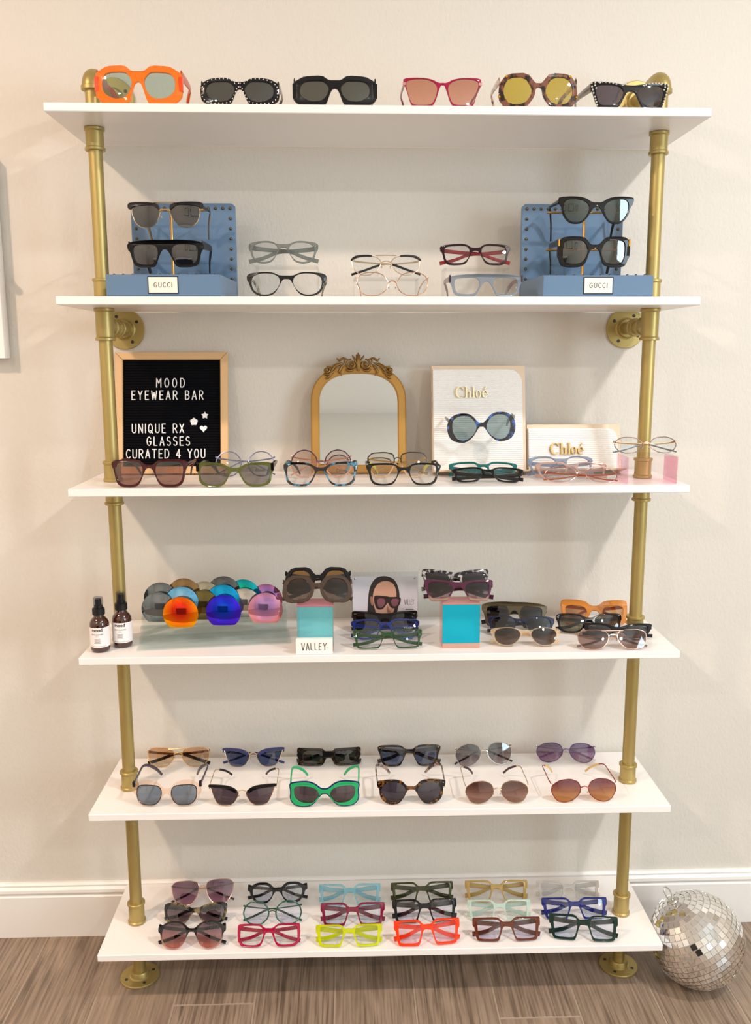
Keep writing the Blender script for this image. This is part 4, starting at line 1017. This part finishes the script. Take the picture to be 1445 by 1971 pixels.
# left dichroic riser with sign block
def dichroic(px0, px1, yf, pytop, dep, front, side, top, lab, fop=.45):
    a = ony(px0, 1240, yf).x; b = ony(px1, 1240, yf).x; zt = ony((px0+px1)/2, pytop, yf).z
    t = thing('iridescent_riser', ((a+b)/2, yf+dep/2, Z4+.0004), lab, 'display riser', 'iridescent acrylic risers'); hw = (b-a)/2; h = zt-Z4
    q = .0025
    build(MB().box(-hw, hw, -dep/2, -dep/2+q, .010, h-q, .0003), 'front_panel', clearp(front, fop), t)
    build(MB().box(-hw, -hw+q, -dep/2+q, dep/2, 0, h-q, .0003), 'side_panel', clearp(side, .25), t)
    build(MB().box(hw-q, hw, -dep/2+q, dep/2, 0, h-q, .0003), 'side_panel', clearp(side, .25), t)
    build(MB().box(-hw+q, hw-q, dep/2-q, dep/2, 0, h-q, .0003), 'back_panel', clearp('E8F6F8', .1), t)
    build(MB().box(-hw, hw, -dep/2, dep/2, h-q, h, .0003), 'top_panel', clearp(top, .55), t)
    build(MB().box(-hw, hw, -dep/2-.0005, -dep/2+q, 0, .010, .0003), 'foot_edge', clearp('F4C8B4', .4), t)
    return t, zt, (a+b)/2
_, zr1, xr1 = dichroic(572, 642, -.252, 1166, .055, '90E4EE', 'F8CCC0', 'E88AA0', 'pink and aqua iridescent riser behind the white name block', .25)
_, zr2, xr2 = dichroic(851, 923, -.243, 1162, .055, '18CCE8', 'F8CCC8', 'F0A8A0', 'turquoise iridescent riser right of the portrait card')
p = onz(604.5, 1259, Z4); a = ony(569, 1240, -.272); b = ony(640, 1240, -.272)
nb = thing('name_block', ((a.x+b.x)/2, -.2665, Z4+.0004), 'white block with thin black lettering before the iridescent riser', 'sign'); hw = (b.x-a.x)/2
build(MB().box(-hw, hw, -.0055, .0055, 0, .032, .0006), 'block', plain('F6F4F0', .35), nb)
VL = {'V': [[(0, 1), (.2, 0), (.28, .2), (.46, 1)]], 'A': [[(0, 0), (.22, 1), (.46, 0)], [(.10, .3), (.37, .3)]], 'L': [[(0, 1), (.03, .06), (.34, .02)]], 'E': [[(.4, .98), (.05, .94), (0, .06), (.38, .02)], [(.04, .52), (.3, .54)]], 'Y': [[(0, 1), (.2, .5), (.46, 1)], [(.2, .5), (.22, 0)]]}
mb = MB(); x = -.0255
for c in 'VALLEY':
    for s_ in VL[c]: strokes(mb, [(x+px*.0135, -.0058, .0085+pz*.0155) for px, pz in s_], .0006)
    x += .0058 + max(q[0] for s_ in VL[c] for q in s_)*.0075
build(mb, 'lettering', plain('18181C', .5), nb)
g = 'sunglasses stacked on the left iridescent riser'
E('black octagonal sunglasses with amber lenses on left iridescent riser', 'octagon', (546, 676, 1091, 1140), 3, glossy('0B0A10'), ('B0803C', '7A5A3A', .05), temples='fold', soft=1, yd=-.222, base=zr1+.012, lean=30, group=g, hh=.009, t=5)
E('smoky brown see-through octagonal sunglasses lying on the black octagonal pair', 'octagon', (541, 678, 1107, 1157), 3, clearp('4E3E34', .7), ('7C665A', '9A8478', .05), temples='fold', soft=1, yd=-.250, base=zr1+.001, lean=30, group=g, hh=.009, t=5)
g = 'cat-eye sunglasses on the right iridescent riser'
E('black and white speckled cat-eye sunglasses on turquoise riser', 'cateye', (812, 943, 1094, 1132), 3, tort('0E0C12', 'A8A4A6', 110, .55), ('3C3844', None, .05), temples='fold', yd=-.215, base=zr2+.010, lean=30, yaw=-3, group=g, hh=.009)
E('plum purple cat-eye sunglasses in front of the speckled pair', 'cateye', (816, 951, 1114, 1155), 3, fade('4A1436', 'D0B0A0', .4, (.08, .3)), ('6A3C54', 'C0A4A8', .05), temples='fold', yd=-.241, base=zr2+.001, lean=30, yaw=-3, group=g, hh=.010, tm=glossy('3A1028'))
# portrait card in acrylic holder
a = ony(677, 1150, -.115); b = ony(805, 1150, -.115); zt = ony(740, 1106, -.115).z-Z4
pc = thing('portrait_card', ((a.x+b.x)/2, -.115, Z4+.0026), 'portrait card of a person in sunglasses inside a clear holder', 'photo stand'); pc.rotation_euler = (-.06, 0, 0)
pw = (b.x-a.x)/2; PH = zt+.001
build(MB().box(-pw, pw, 0, .004, 0, PH, .0006), 'holder', acrylic('F6F8FA', .05), pc)
build(MB().box(-pw, pw, -.002, .03, -.0002, .003, .0006), 'holder_foot', acrylic('F6F8FA', .05), pc)
card = build(MB().box(-pw+.002, pw-.002, -.0016, -.0006, .003, PH-.009, .0002), 'card', fade('C2C4CE', 'D8CED8', None, (.1, .9)), pc)
PX = lambda u, v: (-pw+2*pw*u/100, .003+(PH-.012)*v/100)
def lay(pts, y, mi, mb, n=2): 
    o = chaikin([PX(*q) for q in pts], n, .25) if n else [PX(*q) for q in pts]
    tri = geometry.tessellate_polygon([[Vector((x, z, 0)) for x, z in o]])
    mb.add([(x, y, z) for x, z in o], [t_ if (Vector((o[t_[1]][0]-o[t_[0]][0], 0, o[t_[1]][1]-o[t_[0]][1])).cross(Vector((o[t_[2]][0]-o[t_[0]][0], 0, o[t_[2]][1]-o[t_[0]][1]))).y < 0) else t_[::-1] for t_ in tri], mi)
pm = MB(); y = -.0018
lay([(22, 0), (24, 50), (26, 78), (34, 96), (44, 101), (56, 100), (66, 92), (71, 74), (72, 60), (70, 40), (66, 20), (64, 0)], y, 0, pm)           # hair
lay([(34, 0), (36, 24), (38, 34), (56, 12), (62, 0)], y-.0002, 2, pm)               # neck shade
lay([(31, 62), (34, 78), (42, 90), (54, 92), (63, 86), (67, 72), (67, 56), (64, 36), (60, 22), (54, 14), (47, 13), (38, 24), (33, 42)], y-.0004, 1, pm)   # face
lay([(27, 62), (31, 62), (33, 50), (31, 42), (28, 48)], y-.0004, 2, pm)             # ear
lay([(31, 78), (36, 88), (44, 93), (56, 93), (62, 88), (56, 98), (44, 98), (34, 92)], y-.0006, 0, pm)   # hair line
lay([(33, 62), (36, 64), (52, 62), (58, 60), (70, 61), (74, 58), (73, 48), (68, 38), (60, 38), (56, 44), (54, 50), (51, 44), (46, 36), (38, 36), (34, 46)], y-.0008, 3, pm, 1)  # dark frame
lay([(37, 58), (50, 58), (50, 46), (44, 39), (39, 41)], y-.0010, 4, pm); lay([(58, 57), (71, 57), (70, 48), (66, 41), (60, 43)], y-.0010, 4, pm)
lay([(53, 48), (55, 36), (59, 32), (57, 29), (52, 30)], y-.0006, 2, pm)           # nose shade
lay([(48, 23), (53, 26), (56, 25), (60, 26), (63, 23), (57, 19), (53, 19)], y-.0010, 5, pm)
pr_ = build(pm, 'portrait_print', [plain('2A201E', .6), plain('C89A84', .6), plain('9A6C58', .6), plain('2A1A1E', .4), plain('7C4A56', .4), plain('A8505A', .6)], card)
mb = MB(); xx, zz = PX(79, 45)
for c in 'VALLEY':
    for s_ in VL[c]: mb.tube([(xx+px*.007, -.0019, zz+pz*.012) for px, pz in s_], .0003, 4)
    xx += .0036
mb.box(PX(79, 0)[0], PX(95, 0)[0], -.0021, -.0018, PX(0, 40)[1], PX(0, 40)[1]+.0004)
x_, z_ = PX(81, 35); mb.box(x_, PX(93, 0)[0], -.0021, -.0018, z_, z_+.0022)
build(mb, 'lettering', plain('3A3A44', .6), card)
for u in (5, 94): 
    x_, z_ = PX(u, 101); build(MB().lathe([(0, 0), (.0022, 0), (.0022, .001), (0, .0014)], (x_, -.0015, z_-.006), (0, -1, 0), 12), 'magnet_pin', SV, pc)
g = 'folded eyewear stacked before the portrait card'
E('black folded glasses at the back before the portrait card', 'cateye', (676, 806, 1174, 1205), 3, BLK, ('6A6A70', None, .04), temples='fold', lean=32, yd=-.148, base=SZ[3][0]+.0006, group=g, kind='eye', studs=(GM, .0013, [(.9, .84), (.86, .84)]))
E('royal blue folded glasses between the black and green pairs', 'rect', (675, 809, 1190, 1230), 3, clearp('10307E', .8), DEMOB, temples='fold', lean=34, yd=-.196, base=SZ[3][0]+.0006, group=g, kind='eye', txt=('VALLEY', plain('C8D0E0'), .006, (.66, .5)))
E('dark green see-through folded glasses at front below the portrait card', 'sq', (680, 814, 1210, 1252), 3, clearp('1E4A20', .75), DEMO, temples='fold', lean=26, group=g, kind='eye', yaw=2)
g = 'folded sunglasses at the right of the fourth board'
E('khaki flat-top folded sunglasses behind the navy pair', 'flattop', (928, 1052, 1158, 1196), 3, plain('4A4028', .35), ('3E3634', None, .05), temples='fold', lean=26, yd=-.125, base=SZ[3][0]+.0006, group=g, yaw=-9, hh=.010, tm=plain('1A1814', .3))
E('navy blue folded sunglasses between khaki and beige pairs', 'roundsq', (940, 1068, 1185, 1222), 3, clearp('14203E', .88), ('3A4664', '66708A', .06), temples='fold', lean=26, group=g, yaw=-5, yd=-.178, base=SZ[3][0]+.0006)
E('clear beige folded sunglasses with dark brown lenses at front', 'roundsq', (946, 1080, 1207, 1247), 3, clearp('F0DCBE', .3), ('4C3C38', '7A6258', .06), temples='fold', lean=22, group=g, yaw=-3)
E('mustard orange folded sunglasses with tan lenses at the back', 'rectring', (1083, 1210, 1153, 1190), 3, plain('C47818', .3, 0, .3), ('D8A878', None, .04), temples='fold', lean=26, yd=-.110, base=SZ[3][0]+.0006, group=g, yaw=-6, soft=2)
E('black folded sunglasses with green-grey lenses below the orange pair', 'wayf', (1074, 1200, 1180, 1214), 3, BLK, ('6E7258', '90927C', .05), temples='fold', lean=24, yd=-.165, base=SZ[3][0]+.0006, group=g, yaw=-2, studs=(SV, .0014, [(.92, .88)]))
E('black narrow cat-eye folded sunglasses with blue-grey reflecting lenses', 'narrowcat', (1126, 1258, 1198, 1228), 3, BLK, ('5A606A', '8890A0', .08), temples='fold', lean=30, yd=-.212, base=SZ[3][0]+.0006, group=g, yaw=-5)
E('rose gold aviator folded sunglasses with brown lenses at front right', 'navig', (1115, 1250, 1213, 1253), 3, None, ('9A807C', 'B49890', .06), temples='fold', lean=26, group=g, wire=RG, tip=plain('7A6A70', .3), dbl=True)
# ---- fifth board
g = 'folded sunglasses in the back row of fifth board'
E('gold wire sunglasses with pale orange lenses, back row of fifth board', 'navig', (281, 402, 1441, 1479), 4, None, ('E8B890', 'DCD4C4', .04), temples='fold', lean=14, group=g, wire=metal('DDB070', .25), tip=BLK, dbl=True, tm=metal('8A6A50', .3), hh=.006)
E('blue cat-eye sunglasses with gold wire, back row second from left', 'mcat', (427, 546, 1440, 1478), 4, None, ('5A6A9A', None, .06), temples='fold', lean=14, group=g, wire=metal('D8B890', .25), brow='cat', browm=plain('34386A', .3), tm=plain('34386A', .3), hh=.006)
E('dark tortoiseshell rectangular sunglasses with wavy sides, back row', 'wavyrect', (570, 695, 1439, 1477), 4, tort('120E0A', '3C3018', 90, .6), ('3E443C', None, .06), temples='fold', lean=14, group=g, soft=1, hh=.010)
E('dark tortoiseshell square sunglasses with blue-grey lenses, back row', 'rect', (727, 849, 1434, 1478), 4, tort('120E0C', '6A4C20', 110, .62), ('66749A', None, .06), temples='fold', lean=14, group=g, studs=(SV, .0012, [(.93, .86)]), hh=.010)
E('silver wire sunglasses with grey graded lenses, back row', 'mbutter', (877, 990, 1431, 1477), 4, None, ('66686E', 'B4A8AE', .07), temples='fold', lean=16, group=g, wire=metal('D8D0C8', .2), tip=plain('2A2630', .3), yaw=6)
E('purple graded lens wire sunglasses, back row right end', 'mbutter', (1034, 1147, 1431, 1471), 4, None, ('7C6496', 'B498B0', .06), temples='fold', lean=16, group=g, wire=metal('6A5A8A', .3), tm=metal('D0C8D0', .3), tip=plain('E0D0D8', .3), yaw=-4)
g = 'open sunglasses in the front row of fifth board'
k5 = dict(inw=30, lean=10, tl=118, group=g)
E('clear peach sunglasses with black rimmed blue-grey lenses, front row left end', 'crystal', (252, 386, 1501, 1555), 4, clearp('F6E0D0', .11), ('8494A6', None, .06), thk=(plain('16121E', .2), .0018), tm=clearp('3A3040', .9), yaw=-1, **k5, endm=(plain('16121E', .2), .006, .012))
E('black cat-eye half-rim sunglasses with plum lenses, front row', 'mcat', (400, 531, 1511, 1553), 4, None, ('5A4C58', None, .06), wire=metal('D8B890', .25), brow='cat', browm=BLK, tip=BLK, **k5)
E('bright green sunglasses edged in navy with grey lenses, front row', 'bug', (556, 692, 1506, 1556), 4, plain('12A060', .35), ('5C5258', None, .04), t=5, tm=plain('18A868', .35), hh=.007, under=(plain('16205E', .2), .0026), **k5)
E('round tortoiseshell sunglasses with dark purple-grey lenses, front row', 'roundthick', (725, 859, 1501, 1551), 4, tort('140C0A', '80501E', 120, .58), ('4A4654', None, .06), t=5, studs=(SV, .0012, [(.93, .84), (.93, .66)]), tm=tort('241814', '9A8074', 90, .5), hh=.008, **k5)
E('thin gold wire sunglasses with brown graded lenses, front row', 'mbutter', (896, 1019, 1505, 1550), 4, None, ('5C3C34', 'B08C80', .06), wire=metal('D8BC9C', .25), tip=plain('3A2024', .3), **k5)
E('red wire sunglasses with purple to amber graded lenses, front row', 'mbutter', (1062, 1190, 1501, 1547), 4, None, ('7A4450', 'DCA460', .06), wire=metal('A83A34', .3), tip=plain('CFB070', .3), yaw=1, **k5)
# ---- bottom board, three rows
def row(n, items):
    g = ('folded eyewear in the back row of bottom board', 'folded eyewear in the middle row of bottom board', 'folded eyewear in the front row of bottom board')[n]
    for lab, stl, bx, fr, ln_, kd, kw in items:
        E(lab, stl, bx, 5, fr, ln_, temples='fold', kind=kd, group=g, lean=kw.pop('lean', 24), **kw)
SQ = dict(t=5, hh=.0115, soft=1)
row(0, [
 ('rimless purple graded square sunglasses, back row left end of bottom board', 'msquare', (328, 449, 1695, 1745), None, ('6A3A5C', 'C49AB0', .07), 'sun', dict(wire=metal('DDB8A0', .25), tip=plain('4A2A3A', .3), yaw=4)),
 ('black hexagonal glasses, back row second from left', 'hexround', (475, 591, 1698, 1742), plain('0A0A0E', .2), DEMOB, 'eye', dict(t=5, yaw=1, soft=1)),
 ('pale blue see-through square glasses in the back row', 'sq', (613, 733, 1701, 1748), clearp('A8DCE8', .45), DEMO, 'eye', dict(SQ)),
 ('dark olive green square glasses in the back row', 'sq', (753, 874, 1697, 1744), clearp('3C4014', .8), DEMO, 'eye', dict(SQ, yaw=1)),
 ('honey tan square glasses in the back row', 'sq', (897, 1018, 1694, 1741), clearp('CCAA60', .8), DEMO, 'eye', dict(SQ, yaw=-1)),
 ('frosted clear square glasses, back row right end', 'sq', (1036, 1157, 1695, 1738), clearp('E6E2DE', .5), DEMO, 'eye', dict(SQ, yaw=-1)),
])
row(1, [
 ('tortoiseshell cat-eye sunglasses with smoky lenses, middle row left end', 'bigcat', (312, 435, 1737, 1784), tort('141010', '7A6C48', 80, .55), ('4A3C48', '98828A', .07), 'sun', dict(t=5, tm=BLK)),
 ('round green rimmed wire glasses in the middle row', 'mround', (466, 580, 1735, 1783), None, DEMOB, 'eye', dict(wr=.0017, wire=plain('1C5040', .3, .3), tip=plain('124034', .3))),
 ('raspberry red square glasses in the middle row', 'sq', (616, 741, 1737, 1786), clearp('80103A', .85), DEMOB, 'eye', dict(SQ)),
 ('glossy black square glasses in the middle row', 'sq', (756, 881, 1730, 1780), plain('0A0A10', .12), DEMOB, 'eye', dict(SQ, yaw=1)),
 ('pale mint green square glasses in the middle row', 'sq', (901, 1024, 1731, 1777), clearp('D2E6DC', .62), DEMO, 'eye', dict(SQ, yaw=-1)),
 ('royal blue square glasses, middle row right end', 'sq', (1046, 1172, 1727, 1774), clearp('0E1E74', .88), DEMOB, 'eye', dict(SQ, yaw=-1)),
])
row(2, [
 ('round black sunglasses fading to pink, front row left end of bottom board', 'biground', (300, 432, 1773, 1831), fade('0E0A0E', 'E0B0A0', .4, (.15, .5)), ('6A4A5C', 'E0A498', .06), 'sun', dict(t=4.5, tm=BLK)),
 ('raspberry pink see-through square glasses, front row second from left', 'bigsq', (455, 577, 1778, 1827), clearp('B80C44', .7), DEMO, 'eye', dict(t=5, hh=.009)),
 ('neon yellow see-through square glasses in the front row', 'sq', (607, 736, 1779, 1830), clearp('DCE400', .65), DEMO, 'eye', dict(SQ)),
 ('neon orange see-through square glasses in the front row', 'sq', (760, 888, 1769, 1824), clearp('FF4A14', .68), ('F6E4F0', None, .05), 'eye', dict(SQ, yaw=3)),
 ('chestnut brown square glasses in the front row', 'sq', (912, 1043, 1765, 1816), clearp('6A2C14', .8), ('E8E2F4', None, .05), 'eye', dict(SQ)),
 ('dark bottle green square glasses, front row right end', 'sq', (1060, 1190, 1761, 1815), glossy('06281F'), DEMOB, 'eye', dict(SQ, yaw=-7)),
])

# ------------------------------------------------------------------ mirror ball
BR = .103; bc = Vector((.7100, -.216, BR+.0004))
ax = (RGT*-.53+UPV*.84-FWD*.03).normalized()
mbt = thing('mirror_ball', (bc.x, bc.y, 0), 'silver mirror ball resting on floor beside the bottom board', 'mirror ball')
q = Vector((0, 0, 1)).rotation_difference(ax); off = Vector((0, 0, bc.z))
core = MB().lathe([((BR-.002)*math.sin(PI*i/24), -(BR-.002)*math.cos(PI*i/24)) for i in range(25)], off, ax, 48)
build(core, 'ball_core', plain('D6D2CC', .6), mbt, 60)
ts = .0130; nrow = int(PI*BR/ts); tiles = []
for i in range(nrow):
    th = PI*(i+.5)/nrow; rad = BR*math.sin(th); n_ = max(4, int(2*PI*rad/ts)); wd_ = 2*PI*rad/n_
    ph0 = random.random()*6
    for j in range(n_):
        ph = ph0+2*PI*j/n_
        nl = Vector((math.sin(th)*math.cos(ph), math.sin(th)*math.sin(ph), math.cos(th)))
        jt = Vector((random.gauss(0, .022), random.gauss(0, .022), random.gauss(0, .022)))
        nw = q @ (nl+jt).normalized(); east = q @ Vector((-math.sin(ph), math.cos(ph), 0)); nor = nw.cross(east).normalized(); east = nor.cross(nw).normalized()
        pos = off+(q @ nl)*(BR-.0012)
        tiles.append((pos, east, nor, nw, wd_/ts*.92, .92))
def tb():
    h_ = ts/2; return MB().add([(-h_, -h_, 0), (h_, -h_, 0), (h_, h_, 0), (-h_, h_, 0), (-h_, -h_, .001), (h_, -h_, .001), (h_, h_, .001), (-h_, h_, .001)], [(0, 3, 2, 1), (4, 5, 6, 7), (0, 1, 5, 4), (1, 2, 6, 5), (2, 3, 7, 6), (3, 0, 4, 7)])
MIR = plain('F6F6F6', .03, 1)
tme = tb().mesh('mirror_tile', MIR, 20)
cl_ = CAM-Vector((bc.x, bc.y, 0))
tiles.sort(key=lambda t_: -(t_[3].dot((cl_-t_[0]).normalized())))
rest = MB()
for k, (pos, e_, n_, w_, sx, sy) in enumerate(tiles):
    M = Matrix(((e_.x*sx, n_.x*sy, w_.x, pos.x), (e_.y*sx, n_.y*sy, w_.y, pos.y), (e_.z*sx, n_.z*sy, w_.z, pos.z), (0, 0, 0, 1)))
    if k < 300:
        o = link('mirror_tile', tme, mbt); o.matrix_local = M
    else:
        T = tb(); rest.add([tuple(M @ Vector(v)) for v in T.v], T.f)
build(rest, 'mirror_tiles', MIR, mbt, 20, kind='stuff')
hk = MB(); tp = off+ax*BR; u_ = ax; v_ = RGT*-.6+FWD*-.4; v_ = (v_-u_*v_.dot(u_)).normalized()
hk.tube([tp+u_*(.019+.0165*math.cos(a)) + v_*(.0090*math.sin(a)) for a in [2*PI*i/20 for i in range(20)]], .0015, 8, True)
build(hk, 'hanging_ring', metal('C0BCB4', .3), mbt, 60)
build(MB().lathe([(.012, -.001), (.010, .0025), (.004, .003), (.003, .006), (0, .006)], tp, ax, 20), 'ring_cap', metal('C8C6C0', .3), mbt, 50)

# ------------------------------------------------------------------ white panel at the left edge
wp = thing('wall_panel', (-1.05, 0, 1.396), 'edge of white wall-hung panel left of the shelves', 'wall panel')
build(MB().box(-.25, .2465, -.034, -.003, 0, .42, .001), 'panel', TRIMM, wp)
build(MB().box(-.24, .236, -.003, 0, .01, .41), 'backing', plain('CFC6B8', .6), wp)
build(MB().lathe([(0, 0), (.006, 0), (.005, .012), (.008, .014), (.008, .018), (0, .019)], (.2440, -.034, .185), (0, -1, 0), 14), 'knob', metal('8A8278', .3), wp)

# ------------------------------------------------------------------ far side of the room, mirrored in the lenses
dk = plain('1C1816', .5)
for x, z, w_, h_, lab in ((-.55, 1.65, .30, .40, 'small black picture frame mirrored in the lens samples'), (.05, 1.68, .55, .50, 'wide black picture frame on the far wall, mirrored in the lenses'), (.75, 1.62, .28, .40, 'narrow black picture frame near the window side of far wall')):
    t = thing('picture_frame', (x, YF+.002, z), lab, 'picture', 'black picture frames on the far wall')
    hw, hh_ = w_/2, h_/2
    build(plate(MB(), [(-hw, -hh_), (hw, -hh_), (hw, hh_), (-hw, hh_)], [[(-hw+.02, -hh_+.02), (hw-.02, -hh_+.02), (hw-.02, hh_-.02), (-hw+.02, hh_-.02)]], flat(), .02, .001), 'frame', dk, t)
    build(MB().box(-hw+.015, hw-.015, .004, .010, -hh_+.015, hh_-.015), 'mat_board', plain('D8D2C8', .7), t)
t = thing('counter', (-.9, YF+.38, 0), 'long dark counter with white top across the room', 'counter')
build(MB().box(-.8, .8, -.25, .25, .0, .95, .004), 'cabinet_body', dk, t)
build(MB().box(-.83, .83, -.28, .28, .95, .99, .003), 'worktop', TRIMM, t)
